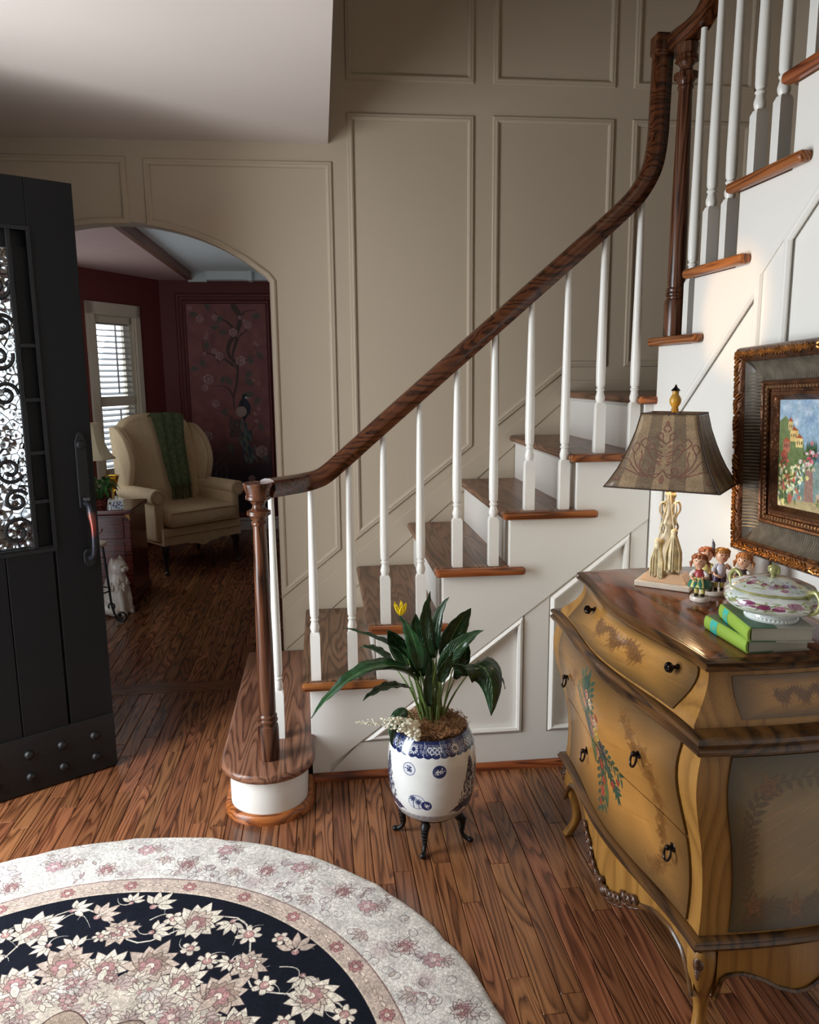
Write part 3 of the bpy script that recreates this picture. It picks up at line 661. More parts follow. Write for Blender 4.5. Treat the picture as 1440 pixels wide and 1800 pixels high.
BULGE = [(.255, .006), (.30, .0), (.36, -.002), (.42, .002), (.48, .012), (.54, .028), (.59, .040), (.63, .044), (.66, .041), (.70, .030)]
def bl(z): return float(np.interp(z, [b[0] for b in BULGE], [b[1] for b in BULGE]))
XB, LB = .195, .405
def smoothbl(z): return (bl(z - .02) + bl(z) * 2 + bl(z + .02)) / 4
def frontx(y, z): L = LB + smoothbl(z) * .7; return -(XB + smoothbl(z)) - bow(y, L)
gold_s = dict(rough=.33, coat=.25)
wood_dark = oak('dresser_dark_moulding', 'Y', (30, 18, 8), (74, 48, 24), (104, 70, 34), .3, rnd=False, gscale=.6, kind='Object')
wood_dark.node_tree.nodes['Principled BSDF'].inputs['Coat Weight'].default_value = .2
gold = oak('dresser_gold_wood', 'Z', (124, 86, 38), (144, 102, 48), (160, 116, 56), .34, rnd=False, gscale=.45, kind='Object')
olive = gold
top_m = oak('dresser_top_wood', 'Y', (52, 26, 16), (100, 58, 38), (126, 76, 50), .13, rnd=False, gscale=.5, kind='Object')
ringsB = orings([(z, LB + smoothbl(z) * .7, XB + smoothbl(z)) for z in [.255, .28, .31, .34, .37, .4, .43, .46, .49, .52, .55, .58, .60, .62, .64, .66, .68, .70]])
MB().loft(ringsB).build('body', gold, DR, ang=50)
# mouldings
def mring(tab, name, mat, base_L, base_x): return MB().loft(orings([(z, base_L + o, base_x + o) for z, o in tab])).build(name, mat, DR, ang=28)
mring([(.248, .0), (.250, .012), (.256, .018), (.262, .020), (.267, .014), (.270, .016), (.274, .010), (.276, .0)], 'lower_moulding', wood_dark, LB + .004, XB + .004)
mb_ = smoothbl(.70)
mring([(.694, .002), (.696, .014), (.702, .019), (.708, .020), (.713, .014), (.717, .016), (.723, .020), (.729, .016), (.733, .008), (.735, -.004)], 'middle_moulding', wood_dark, LB + mb_ * .7, XB + mb_)
LT, XT = .352, .178
FRZ = [(.733, .052), (.742, .051), (.752, .042), (.765, .029), (.78, .016), (.795, .007), (.81, .001), (.825, .0), (.838, .004)]
MB().loft(orings([(z, LT + o * .9, XT + o) for z, o in FRZ])).build('frieze', gold, DR, ang=50)
tm = MB().loft(orings([(z, LT + o, XT + o) for z, o in [(.833, -.004), (.836, .010), (.840, .016), (.846, .018), (.850, .012), (.853, .015), (.857, .017), (.861, .012), (.8625, .006)]]))
tm.build('top_moulding', wood_dark, DR, ang=28)
MB().loft(orings([(z, LT + o, XT + o) for z, o in [(.856, .004), (.8632, .0055), (.864, .003)]])).build('top', top_m, DR, ang=28)['label'] = 'polished red-brown top'
# painted drawer fronts
def leafspray(P, pts, col, n, L, wd, al=.8, ol=None):
    for i in range(n):
        k = i / n * (len(pts) - 1); j = int(k); f = k - j; x = pts[j][0] * (1 - f) + pts[j + 1][0] * f; y = pts[j][1] * (1 - f) + pts[j + 1][1] * f
        a = math.atan2(pts[j + 1][1] - pts[j][1], pts[j + 1][0] - pts[j][0]) + (1 if i % 2 else -1) * .9; P.leaf(x, y, L * random.uniform(.8, 1.2), wd, a, col, al, ol, 1.2, .3)
def goldbase(w, h, c=(178, 126, 62)):
    P = Paint(w, h, c); random.seed(5)
    for k in range(240):
        x = random.uniform(0, w); y = random.uniform(0, h); L = random.uniform(40, 220); col = random.choice([(150, 100, 42), (204, 152, 78), (138, 88, 36), (196, 146, 70)])
        P.line([(x, y), (x + L, y - L * .25 * (h / w) * 2)], random.uniform(1, 7), col, .22)
    Y, X = np.mgrid[0:h, 0:w]; d = np.minimum(np.minimum(X, w - X) / w * 4, np.minimum(Y, h - Y) / h * 3.5); P.a *= (.50 + .50 * np.clip(d, 0, 1) ** .8)[..., None]
    return P
def brown_rose(P, x, y, r, al=.55):
    al = min(1, al * 1.5); dk = (62, 36, 14); P.rose(x, y, r, (138, 92, 42), dk, al)
    for k in range(5): P.leaf(x, y, r * 2, r * .8, k * 1.26 + x, (120, 80, 34), al * .7, dk, 1.5, .4)
def paint_front():
    P = goldbase(1400, 700); W, H = 1400, 700; dk = (84, 54, 24)
    # brown garlands on the right and left ends
    for s in (0, 1):
        ex = (lambda q: q) if s else (lambda q: W - q)
        for (x, y, r) in [(990, 70, 24), (1040, 110, 28), (1085, 170, 34), (1150, 160, 30), (1180, 230, 38), (1210, 310, 34), (1205, 390, 30), (1190, 460, 26), (1215, 560, 26), (1170, 620, 22)]:
            if s == 0 and y > 240: continue
            brown_rose(P, ex(x), y, r, .5)
        if s: leafspray(P, [(1195, 420), (1215, 520), (1190, 610), (1110, 650)], (96, 62, 28), 22, 44, 16, .55, dk)
    for _ in range(50): P.disc(random.uniform(0, W), random.uniform(0, H), random.uniform(1, 2.5), (60, 34, 14), .8)
    gr, gr2, red, pk, cr, bl_ = (48, 74, 60), (84, 100, 60), (166, 66, 46), (196, 128, 104), (214, 190, 150), (60, 70, 78)
    cx = 610
    for pts in ([(cx, 250), (cx - 40, 150), (cx - 90, 30)], [(cx, 250), (cx - 10, 150), (cx - 30, 40)], [(cx, 260), (cx + 30, 160), (cx + 28, 50)], [(cx + 10, 330), (cx - 110, 250), (cx - 170, 130)],
                [(cx + 20, 330), (cx + 60, 480), (cx + 60, 640)], [(cx + 20, 330), (cx + 130, 440), (cx + 230, 500)], [(cx + 20, 330), (cx + 140, 330), (cx + 280, 400)], [(cx, 380), (cx - 10, 500), (cx + 20, 660)]):
        c_ = [(p.x, p.y) for p in bez([(a, b, 0) for a, b in pts], 14)]; P.line(c_, 5, gr2, .95); leafspray(P, c_[2:], gr, 14, 58, 20, .97)
    for x, y, L, wd, a in [(cx - 70, 200, 150, 44, 1.4), (cx - 100, 250, 150, 46, 1.2), (cx + 30, 180, 140, 52, 1.9), (cx - 60, 330, 130, 60, 1.5), (cx + 40, 300, 130, 50, .8), (cx - 10, 350, 150, 50, 1.0), (cx + 80, 380, 130, 34, .7), (cx - 20, 140, 120, 30, -1.5), (cx + 60, 460, 140, 30, 1.1), (cx + 140, 450, 120, 28, .5)]:
        P.leaf(x - 8, y - 8, L * 1.15, wd * 1.35, a, random.choice([gr, bl_, gr2, gr]), .96, (24, 38, 30), 3, .3)
    for x, y, r, c_ in [(cx - 20, 120, 24, pk), (cx + 24, 150, 26, cr), (cx - 56, 170, 22, pk), (cx + 60, 230, 26, cr), (cx + 6, 230, 30, pk), (cx - 30, 300, 30, (180, 120, 100)), (cx + 30, 290, 34, (206, 188, 90)), (cx + 90, 190, 20, red), (cx - 10, 390, 26, pk), (cx + 30, 430, 24, red), (cx + 50, 500, 22, red), (cx + 30, 560, 24, (186, 74, 60)), (cx + 160, 470, 18, red), (cx + 220, 430, 16, red), (cx + 10, 620, 16, red)]:
        P.rose(x, y, r, c_, (96, 44, 34), 1)
    P.disc(cx + 66, 330, 12, (40, 30, 20)); return P
PF = paint_front()
img_front = PF.image('dresser_front_print')
m_front = painted('painted_drawer_front', img_front, .34, coat=.25, grain=9)
PZ = goldbase(1400, 240, (168, 120, 56)); random.seed(9)
for k in range(17): brown_rose(PZ, 430 + k * 34, 120 + 22 * math.sin(k * .9), 24 + 8 * math.sin(k), .6)
m_frz = painted('painted_frieze_front', PZ.image('dresser_frieze_print'), .34, coat=.25, grain=9)
def shell(y0, y1, z0, z1, off, name, mat, fx, uvf, nu=40, nv=14, crv=0):
    """thin drawer front following the curved face, with returned edges; y0 far (+) to y1 near (-)"""
    b = MB()
    def P(u, v):
        z = z0 + (z1 - z0) * v; y = y0 + (y1 - y0) * u; return Vector((fx(y, z) - off, y, z))
    b.grid(nu, nv, P, uvf); n0 = len(b.v)
    def Q(u, v): p = P(u, v); return Vector((p.x + off + .004, p.y, p.z))
    for a, c_ in (((0, 0), (1, 0)), ((1, 0), (1, 1)), ((1, 1), (0, 1)), ((0, 1), (0, 0))):
        N = 30; r1 = [P(a[0] + (c_[0] - a[0]) * i / N, a[1] + (c_[1] - a[1]) * i / N) for i in range(N + 1)]; r2_ = [Q(a[0] + (c_[0] - a[0]) * i / N, a[1] + (c_[1] - a[1]) * i / N) for i in range(N + 1)]
        ua = [uvf(a[0] + (c_[0] - a[0]) * i / N, a[1] + (c_[1] - a[1]) * i / N) for i in range(N + 1)]
        b.add(r1 + r2_, [(i, i + 1, N + 2 + i, N + 1 + i) for i in range(N)], ua + ua)
    return b.build(name, mat, DR, ang=50)
def uvfront(z0, z1, y0=.36, y1=-.36): return lambda u, v: ((1 - (y0 + (y1 - y0) * u + .36) / .72), ((z0 + (z1 - z0) * v) - .28) / .41)
dU = shell(.362, -.362, .478, .690, .006, 'drawer', m_front, frontx, uvfront(.478, .690)); dU['label'] = 'upper large drawer painted with the top of the bouquet'
dL = shell(.362, -.362, .281, .474, .006, 'drawer', m_front, frontx, uvfront(.281, .474)); dL['label'] = 'lower large drawer painted with the bottom of the bouquet'
def frzx(y, z): o = float(np.interp(z, [a for a, b in FRZ], [b for a, b in FRZ])); return -(XT + o) - bow(y, LT + o * .9)
dF = shell(.318, -.318, .742, .833, .005, 'drawer', m_frz, frzx, lambda u, v: (u, v)); dF['label'] = 'narrow top drawer with a painted brown rose garland'
def loc_of(X, Y): a = math.radians(1.8); dx, dy = X - .945, Y - 1.79; return dx * math.cos(a) + dy * math.sin(a), -dx * math.sin(a) + dy * math.cos(a)
for par, pts in ((dU, [(.278, .566), (-.212, .578)]), (dL, [(.180, .386), (-.298, .398)])):
    for y, z in pts:
        x = frontx(y, z) - .006; b = MB()
        b.lathe([(.0, .004), (.008, .0035), (.0115, .0015), (.012, 0)], 16, M=Matrix.Translation((x, y, z + .012)) @ Matrix.Rotation(-PI / 2, 4, 'Y'))
        b.tube([(x, y, z + .012), (x - .012, y, z + .012)], [.004, .0045], 8); b.ball((x - .013, y, z + .012), .0065, 10, 6)
        p_ = b.build('ring_pull', bronze, par)
        MB().tube([(x - .013 + .004 * math.cos(2 * PI * i / 20), y + .0125 * math.sin(2 * PI * i / 20), z - .002 + .0155 * math.cos(2 * PI * i / 20)) for i in range(21)], .0027, 8).build('pull_ring', bronze, par)
for y, z in ((.205, .797), (-.25, .805)):
    x = frzx(y, z) - .004; b = MB(); Mx = Matrix.Translation((x, y, z)) @ Matrix.Rotation(-PI / 2, 4, 'Y')
    b.lathe([(.007, 0), (.0065, .003), (.004, .006), (.0045, .012), (.009, .016), (.011, .021), (.0095, .026), (.004, .029), (.0, .0295)], 16, M=Mx)
    for k in range(10):
        a = 2 * PI * k / 10; b.tube([Mx @ Vector((.0105 * math.cos(a) * q, .0105 * math.sin(a) * q, zz)) for q, zz in ((.8, .016), (1.05, .021), (.85, .0265), (.3, .030))], .0016, 5)
    b.build('knob', bronze, dF)
# side panels with a painted leaf border
def paint_side():
    W, H = 700, 700; P = goldbase(W, H, (138, 112, 66)); dk = (62, 46, 24); random.seed(3)  # gold base darkened: shade of the unlit side is put into the colour
    path = [(120, 640), (60, 520), (70, 400), (90, 280), (150, 130), (330, 80), (520, 110), (640, 60)]
    c_ = [(p.x, p.y) for p in crom([(a, b, 0) for a, b in path], 10)]; P.line(c_, 4, dk, .6); leafspray(P, c_, (84, 62, 30), 60, 52, 20, .7, dk)
    c2 = [(60, 660), (200, 610), (340, 640), (470, 600), (640, 650)]; c2 = [(p.x, p.y) for p in crom([(a, b, 0) for a, b in c2], 8)]; P.line(c2, 4, dk, .6); leafspray(P, c2, (90, 64, 32), 46, 56, 20, .7, dk)
    for x, y in ((110, 600), (170, 110), (520, 90), (330, 620)): brown_rose(P, x, y, 34, .5)
    return P.image('dresser_side_print')
m_side = painted('painted_side_panel', paint_side(), .36, coat=.2, grain=9)
def sidey(x, z): L = LB + smoothbl(z) * .7; s = (x - (DX - .004)) / (-(XB + smoothbl(z)) - (DX - .004)); return L + .012 * math.sin(PI * s)
for sg in (-1, 1):
    def SP(u, v):
        z = .283 + .405 * v; x0 = -(XB + smoothbl(z)) + .062; x = x0 + (DX - .02 - x0) * u; return Vector((x, sg * (sidey(x, z) + .004), z))
    b = MB(); b.grid(20, 24, SP)
    for a, c_ in (((0, 0), (1, 0)), ((1, 0), (1, 1)), ((1, 1), (0, 1)), ((0, 1), (0, 0))):
        N = 24; r1 = [SP(a[0] + (c_[0] - a[0]) * i / N, a[1] + (c_[1] - a[1]) * i / N) for i in range(N + 1)]; r2_ = [p - Vector((0, sg * .007, 0)) for p in r1]
        b.add(r1 + r2_, [(i, i + 1, N + 2 + i, N + 1 + i) for i in range(N)])
    b.build('side_panel', m_side, DR, ang=50)
# frieze side garland panel
    def SF(u, v):
        z = .748 + .075 * v; o = float(np.interp(z, [q[0] for q in FRZ], [q[1] for q in FRZ])); x = -.13 + .29 * u; s = (x - DX) / (-(XT + o) - DX); return Vector((x, sg * (LT + o * .9 + .012 * math.sin(PI * s) + .0015), z))
    MB().grid(16, 8, SF).build('frieze_side_panel', m_frz, DR, ang=50)
# aprons
def apron_front():
    b = MB(); N = 48; top_, bot, = [], []
    low = [(-.405, .115), (-.385, .155), (-.355, .195), (-.30, .212), (-.24, .208), (-.19, .185), (-.15, .165), (-.115, .150), (-.08, .118), (-.03, .100), (.0, .097)]
    def lz(y): y = -abs(y); return float(np.interp(y, [q[0] for q in low], [q[1] for q in low]))
    F = []; 
    for i in range(N + 1):
        y = -.40 + .80 * i / N; x = -(XB + .004) - bow(y, LB); F.append((x, y, lz(y)))
    for d, o in ((0, 0), (1, .016)): pass
    n = N + 1; V = [Vector((x, y, .252)) for x, y, z in F] + [Vector((x, y, z)) for x, y, z in F] + [Vector((x + .018, y, .252)) for x, y, z in F] + [Vector((x + .018, y, z)) for x, y, z in F]
    fs = []
    for i in range(N): fs += [(i, i + 1, n + i + 1, n + i), (2 * n + i, 3 * n + i, 3 * n + i + 1, 2 * n + i + 1), (n + i, n + i + 1, 3 * n + i + 1, 3 * n + i)]
    b.add(V, fs); ap_ = b.build('apron', gold, DR, ang=50)
    MB().sweep([Vector((x - .001, y, z + .003)) for x, y, z in F], [(-.007, 0), (-.007, .004), (-.002, .006), (.003, .005), (.006, 0)], (-1, 0, 0)).build('apron_bead', wood_dark, ap_, ang=50)
    return ap_, F, lz
ap_, F_, lz = apron_front()
for sg in (-1, 1):
    low = [(-.155, .12), (-.150, .165), (-.135, .178), (-.10, .180), (-.06, .165), (-.02, .14), (.02, .125), (.05, .126), (.09, .150), (.125, .178), (.16, .180), (.185, .165), (.19, .12)]
    xs = [q[0] for q in low]; zs = [q[1] for q in low]; N = 30; b = MB(); V = []
    for yo in (0, .016):
        for zz in (0, 1):
            for i in range(N + 1): x = -.155 + .334 * i / N; s = (x - DX) / (-XB - DX); V.append(Vector((x, sg * (LB + .004 + .012 * math.sin(PI * s) - yo), .252 if zz == 0 else float(np.interp(x, xs, zs)))))
    n = N + 1; fs = []
    for i in range(N): fs += [(i, i + 1, n + i + 1, n + i), (2 * n + i, 3 * n + i, 3 * n + i + 1, 2 * n + i + 1), (n + i, n + i + 1, 3 * n + i + 1, 3 * n + i)]
    b.add(V, fs); a2 = b.build('apron', gold, DR, ang=50)
    MB().sweep([V[n + i] + Vector((0, sg * .001, .003)) for i in range(N + 1)], [(-.006, 0), (-.006, .004), (0, .006), (.005, 0)], (0, sg, 0)).build('apron_bead', wood_dark, a2, ang=50)
# legs: cabriole, square-ish section with a knee
carve = simple('carved_dark_wood', srgb(78, 50, 34), .28, var=.4, nscale=40, coat=.3)
for sy in (-1, 1):
    for sx in (-1, 1):
        b = MB(); rings = []
        cx0 = -XB + .024 if sx < 0 else DX - .030; cy0 = sy * (LB - .022)
        for z, out, hw in [(.25, .0, .027), (.22, .004, .027), (.19, .008, .026), (.165, .008, .023), (.135, .002, .019), (.10, -.004, .015), (.07, -.004, .0125), (.045, .002, .0125), (.025, .010, .014), (.010, .016, .016), (.0, .017, .014)]:
            x = cx0 + sx * out * (1 if sx < 0 else .3); y = cy0 + sy * out; r = []
            for k in range(16):
                a = 2 * PI * k / 16; c_, s_ = math.cos(a), math.sin(a); q = hw * (abs(c_) ** 4 + abs(s_) ** 4) ** -.25; r.append(Vector((x + q * c_, y + q * s_, z)))
            rings.append(r)
        lg = b.loft(rings).build('leg', gold if sx < 0 else wood_dark, DR, ang=60, sub=1)
        if sx < 0:
            c = MB(); kx, ky = cx0 - .020, cy0 + sy * .020
            c.ball((kx, ky, .205), .013, 10, 8, 1, 1, 1.5); c.ball((kx - .004, ky + sy * .004, .205), .008, 10, 6, 1, 1, 1.3)
            for k in range(8):
                a = 2 * PI * k / 8; c.tube(bez([(kx, ky, .205), (kx + .016 * math.cos(a), ky - sy * .016 * math.cos(a), .205 + .024 * math.sin(a)), (kx + .004 + .020 * math.cos(a), ky + sy * (.002 - .02 * math.cos(a)), .205 + .036 * math.sin(a))], 6), [.003, .005, .0055, .005, .004, .003, .001], 6)
            c.ball((kx, ky, .238), .006, 8, 6); c.ball((kx + .002, ky - sy * .002, .168), .006, 8, 6, 1, 1, 1.6); c.build('knee_carving', carve, lg, ang=60)
# carved shell and scrolls at the centre of the apron
c = MB(); random.seed(4)
for s in (-1, 1):
    for k in range(7):
        y = s * (.022 + .023 * k); z = lz(y) + .012 - .003 * (k % 2); x = -(XB + .006) - bow(y, LB)
        P = [(x - .004 - .003 * math.sin(t * .6), y + s * (.016 - .0013 * t) * math.cos(t * .62), z + (.016 - .0013 * t) * math.sin(t * .62)) for t in range(12)]; c.tube(P, [.0055 - .0003 * t for t in range(12)], 7)
        c.ball((x - .004, y, z), .006, 8, 6); c.tube(bez([(x, y - s * .01, z - .016), (x - .008, y, z - .022), (x, y + s * .018, z - .010)], 6), [.002, .004, .005, .005, .004, .003, .001], 6)
for k in range(7):
    a = -PI / 2 + (k - 3) * .42; x = -(XB + .012) - bow(0, LB); c.tube(bez([(x, 0, .125), (x - .008, .02 * math.cos(a), .125 + .02 * math.sin(a)), (x, .038 * math.cos(a), .125 + .036 * math.sin(a))], 6), [.003, .005, .006, .006, .006, .005, .002], 7)
c.ball((x, 0, .128), .011, 10, 8); c.build('carved_ornament', carve, ap_, ang=60)['label'] = 'dark carved shell and scrolls at the centre of the apron'
# ------------------------------------------------------------ POT ON STAND AND PEACE LILY
PX, PY = .312, 2.232
def paint_pot():
    W, H = 2048, 768; P = Paint(W, H, (226, 228, 226)); navy = (30, 44, 92); nv2 = (56, 70, 120); wh = (214, 218, 224); random.seed(21)
    # v: 0 top in image = rim
    yb0 = 118
    P.poly([(0, 0), (W, 0)] + [(W - i * W / 96, yb0 + 12 * abs(math.sin(i * PI / 3))) for i in range(97)], navy)
    for k in range(60):
        x = k * W / 60 + 8; 
        for s in (-1, 1):
            cy = 46 + 34 * (s > 0); P.line([(x + s * 3 + (15 - t) * math.cos(t * .7 + k), cy + (15 - t) * math.sin(t * .7 + k)) for t in range(12)], 3, wh, .85)
        P.line([(x - 14, 26), (x + 14, 30)], 2.5, wh, .8); P.disc(x + 17, 100, 5, wh, .8)
    for k in range(12):
        x = k * W / 12 + 85
        if k % 2: P.flower(x, 68, 40, 11, wh, navy, navy, 3, 1, 0, 0, .6); 
        else:
            for q in range(5): P.flower(x - 40 + q * 20, 62 + 16 * (q % 2), 24, 5, wh, nv2, navy, 2.5)
    for k in range(16): P.line([(k * W / 16, 10), (k * W / 16 + 6, 40), (k * W / 16 - 6, 80), (k * W / 16, 116)], 4, wh, .9)
    def medal(x, y, r, dark, seed):
        R = random.Random(seed); P.disc(x, y, r, navy if dark else wh)
        c1, c2 = (wh, navy) if dark else (navy, wh)
        P.line([(x + r * math.cos(t * PI / 15), y + r * math.sin(t * PI / 15)) for t in range(31)], 5, nv2)
        for _ in range(16):
            a = R.uniform(0, 6.28); d = R.uniform(0, r * .6); P.leaf(x + d * math.cos(a), y + d * math.sin(a), r * .4, r * .17, R.uniform(0, 6.28), c1, .9)
        for _ in range(5): a = R.uniform(0, 6.28); d = R.uniform(0, r * .5); P.disc(x + d * math.cos(a), y + d * math.sin(a), r * .14, c1)
    # front of the pot is u = POT_U (around image centre)
    medal(915, 222, 48, False, 1); medal(1140, 226, 48, True, 2)
    x, y = 970, 486; P.disc(x, y, 66, wh); P.line([(x + 64 * math.cos(t * PI / 20), y + 60 * math.sin(t * PI / 20)) for t in range(41)], 4, nv2)
    for k, (dx, h) in enumerate(((-24, 80), (18, 56))):
        P.line([(x + dx, y + 52), (x + dx - 4, y + 52 - h)], 6, navy)
        for q in range(9): P.leaf(x + dx - 4, y + 52 - h, 34, 10, q * .7, navy, .95)
    medal(1044, 508, 38, True, 5)
    for s, x0 in ((1, 1390), (-1, 700)):     # fir and rocks landscapes left and right
        for k in range(26):
            yy = 170 + k * 14; wd = 10 + k * 4.4
            for q in range(11): P.leaf(x0 + s * 20 + random.uniform(-wd, wd), yy, 32, 10, random.uniform(1, 2.2), (58, 62, 84), .85)
        P.line([(x0 + s * 20, 190), (x0 + s * 10, 590)], 6, (44, 50, 80))
        for k in range(90): P.line([(x0 - s * 170 + s * k * 3.6, 590 - 12 * math.sin(k * .2)), (x0 - s * 110 + s * k * 3.6, 545 - k * .9)], 5, (44, 50, 80), .85)
        for k in range(3): P.leaf(x0 + s * (90 + 50 * k), 250 + 60 * k, 240, 60, 1.3, (52, 70, 124), .8)
    for k in range(170):
        x = k * W / 170; P.line([(x, 622), (x, 668)], 4.8, (34, 38, 62)); 
        if k % 4 == 0: P.line([(x, 624), (x + 2 * W / 170, 624)], 4, (34, 38, 62))
    P.line([(0, 614), (W, 614)], 3, nv2); P.line([(0, 676), (W, 676)], 3, nv2); return P.image('planter_print')
mpot = painted('blue_white_porcelain', paint_pot(), .12, coat=.6); mpot.node_tree.nodes['Principled BSDF'].inputs['Specular IOR Level'].default_value = .6
pot_prof = [(.078, .102), (.096, .106), (.111, .119), (.124, .145), (.132, .182), (.136, .225), (.1365, .270), (.1345, .302), (.130, .326), (.123, .347), (.115, .363), (.109, .372)]
lens = [0]
for (a, b), (c_, d) in zip(pot_prof, pot_prof[1:]): lens.append(lens[-1] + math.hypot(c_ - a, d - b))
stp = thing('planter_stand', 'black cast iron stand with four curved legs under the blue and white planter', 'plant stand', (PX, PY, 0), 0)
sb_ = MB(); sb_.lathe([(.068, .094), (.082, .094), (.084, .1015), (.068, .1015)], 28); sb_.build('ring', black_iron, stp)
for k in range(4):
    a = math.radians(-112 + 90 * k); d = Vector((math.cos(a), math.sin(a), 0)); p = lambda r, z: d * r + Vector((0, 0, z))
    b = MB(); b.tube(crom([p(.078, .088), p(.090, .080), (p(.096, .062)), p(.093, .040), p(.098, .022), p(.112, .010), p(.121, .009)], 4), [.013, .015, .0155, .015, .014, .013, .012, .0115, .0105, .0095, .009, .0085, .008, .0075, .007, .007, .007, .007, .007, .007, .007, .0075, .008, .0085, .009], 8)
    b.ball(p(.122, .0085), .0095, 10, 6, 1, 1, .9); b.ball(p(.098, .074), .008, 8, 6)
    for q in range(4): b.tube([p(.106 - q * .002, .076 - q * .012) + Vector((-d.y, d.x, 0)) * s_ for s_ in (-.009, 0, .009)], [.002, .0045, .002], 6)
    b.build('leg', black_iron, stp, ang=60)
pot = thing('planter', 'round blue and white porcelain planter with medallions on the iron stand', 'planter', (PX, PY, 0), 0)
b = MB(); n = 64; vs = []; uv = []; U0 = math.radians(-109)   # direction facing the viewer's side of the room
inn = [(.102, .370), (.099, .357), (.099, .31), (.05, .31)]
for i, (r, z) in enumerate(pot_prof + inn):
    for j in range(n + 1):
        a = U0 + 2 * PI * (j / n - .5); vs.append((r * math.cos(a), r * math.sin(a), z)); uv.append((j / n, (lens[i] / lens[-1]) if i < len(pot_prof) else .93))
m_ = n + 1; b.add(vs, [(i * m_ + j, i * m_ + j + 1, (i + 1) * m_ + j + 1, (i + 1) * m_ + j) for i in range(len(pot_prof) + 3) for j in range(n)], uv)
b.build('bowl', mpot, pot, ang=60); MB().lathe([(.0, .1025), (.078, .1025)], 32, cap=False).build('base', mpot, pot)
# moss of curly wood fibre
moss_m = simple('curly_fibre', srgb(168, 128, 92), .8, var=.5, nscale=45)
mm = MB(); mm.lathe([(.0, .372), (.03, .37), (.07, .362), (.095, .352), (.0995, .338)], 24, cap=False)
moss = thing('moss_topping', 'brown curly wood fibre covering the soil in the planter', 'moss', (PX, PY, .012)); 
mm.build('fibre_mat', simple('fibre_base', srgb(84, 58, 38), .9, var=.4, nscale=60, bmp=.6, bscale=200), moss)
R = random.Random(31); ms = MB()
for k in range(620):
    a = R.uniform(0, 2 * PI); r = .1 * math.sqrt(R.uniform(0, 1)); x, y = r * math.cos(a), r * math.sin(a); z = .365 + (.012 if r < .075 else .0) * R.random() + .012 * R.random(); q = R.uniform(0, 6.28); rad = R.uniform(.006, .016); pts = []
    for t in range(7): pts.append((x + rad * math.cos(q + t * .8) + t * .001, y + rad * math.sin(q + t * .8), z + R.uniform(-.006, .010)))
    ms.tube(pts, .0008, 3, cap=False)
for k in range(30):
    a = R.uniform(0, 2 * PI); x, y = .085 * math.cos(a), .085 * math.sin(a); ms.tube(bez([(x, y, .365), (x + R.uniform(-.02, .02), y + R.uniform(-.02, .02), .40), (x * 1.25, y * 1.25, .365 + R.uniform(-.02, .02))], 8), .0009, 3, cap=False)
s_ = ms.build('fibre_strands', moss_m, moss); s_['kind'] = 'stuff'
# peace lily
lm, nt, n_, l_, b_ = newmat('glossy_leaf'); uvn = n_.new('ShaderNodeTexCoord'); sx = n_.new('ShaderNodeSeparateXYZ'); l_.new(uvn.outputs['UV'], sx.inputs[0])
d_ = math_(nt, 'ABSOLUTE', math_(nt, 'SUBTRACT', sx.outputs[0], .5)); vein = math_(nt, 'FRACT', math_(nt, 'MULTIPLY_ADD', sx.outputs[1], 11, math_(nt, 'MULTIPLY', d_, -9)))
vr = ramp(nt, vein, [(0, (1, 1, 1, 1)), (.12, (0, 0, 0, 1)), (.9, (0, 0, 0, 1)), (1, (1, 1, 1, 1))]); mid = ramp(nt, d_, [(0, (1, 1, 1, 1)), (.04, (0, 0, 0, 1))])
f_ = math_(nt, 'MULTIPLY_ADD', vr, .22, math_(nt, 'MULTIPLY_ADD', mid, .4, math_(nt, 'MULTIPLY', noise(nt, coords(nt), 14), .45)))
l_.new(ramp(nt, f_, [(.1, srgb(16, 40, 20)), (.4, srgb(36, 72, 36)), (.85, srgb(128, 160, 96))]), b_.inputs['Base Color']); b_.inputs['Roughness'].default_value = .22; bump(nt, f_, b_, .6, .004)
stem_m = simple('green_stem', srgb(104, 126, 66), .45, var=.3, nscale=20)
lily = thing('peace_lily', 'peace lily with glossy dark green leaves growing in the planter', 'plant', (PX, PY, .358))
def leafmesh(b, base, c1, tip, wd, side=None, fold=.25, n=12, curl=0, tw=0):
    P = bez([base, c1, tip], n); 
    for i, p in enumerate(P): 
        pass
    V = []; UV = []
    for i, p in enumerate(P):
        t = (P[min(i + 1, n)] - P[max(i - 1, 0)]).normalized(); s_ = Vector(side) if side else t.cross(Vector((0, 0, 1)))
        s_ = (s_ - t * s_.dot(t)).normalized(); u = i / n; s_ = Matrix.Rotation(tw * (u - .2), 3, t) @ s_ if tw else s_; nr = s_.cross(t); h = wd / 2 * (math.sin(PI * min(1, u * .96 + .03) ** .72)) ** .85 * (1 if u < 1 else .1)
        for k in (-1, -.5, 0, .5, 1): V.append(p + s_ * h * k * math.cos(curl * abs(k)) + nr * (abs(k) ** 1.3 * h * fold + .0025 * math.sin(u * 30) * abs(k))); UV.append((.5 + k / 2, u))
    b.add(V, [(i * 5 + j, i * 5 + j + 1, (i + 1) * 5 + j + 1, (i + 1) * 5 + j) for i in range(n) for j in range(4)], UV)
SD = (.99, -.11, 0)   # roughly across the line of sight, so broad leaves show their face
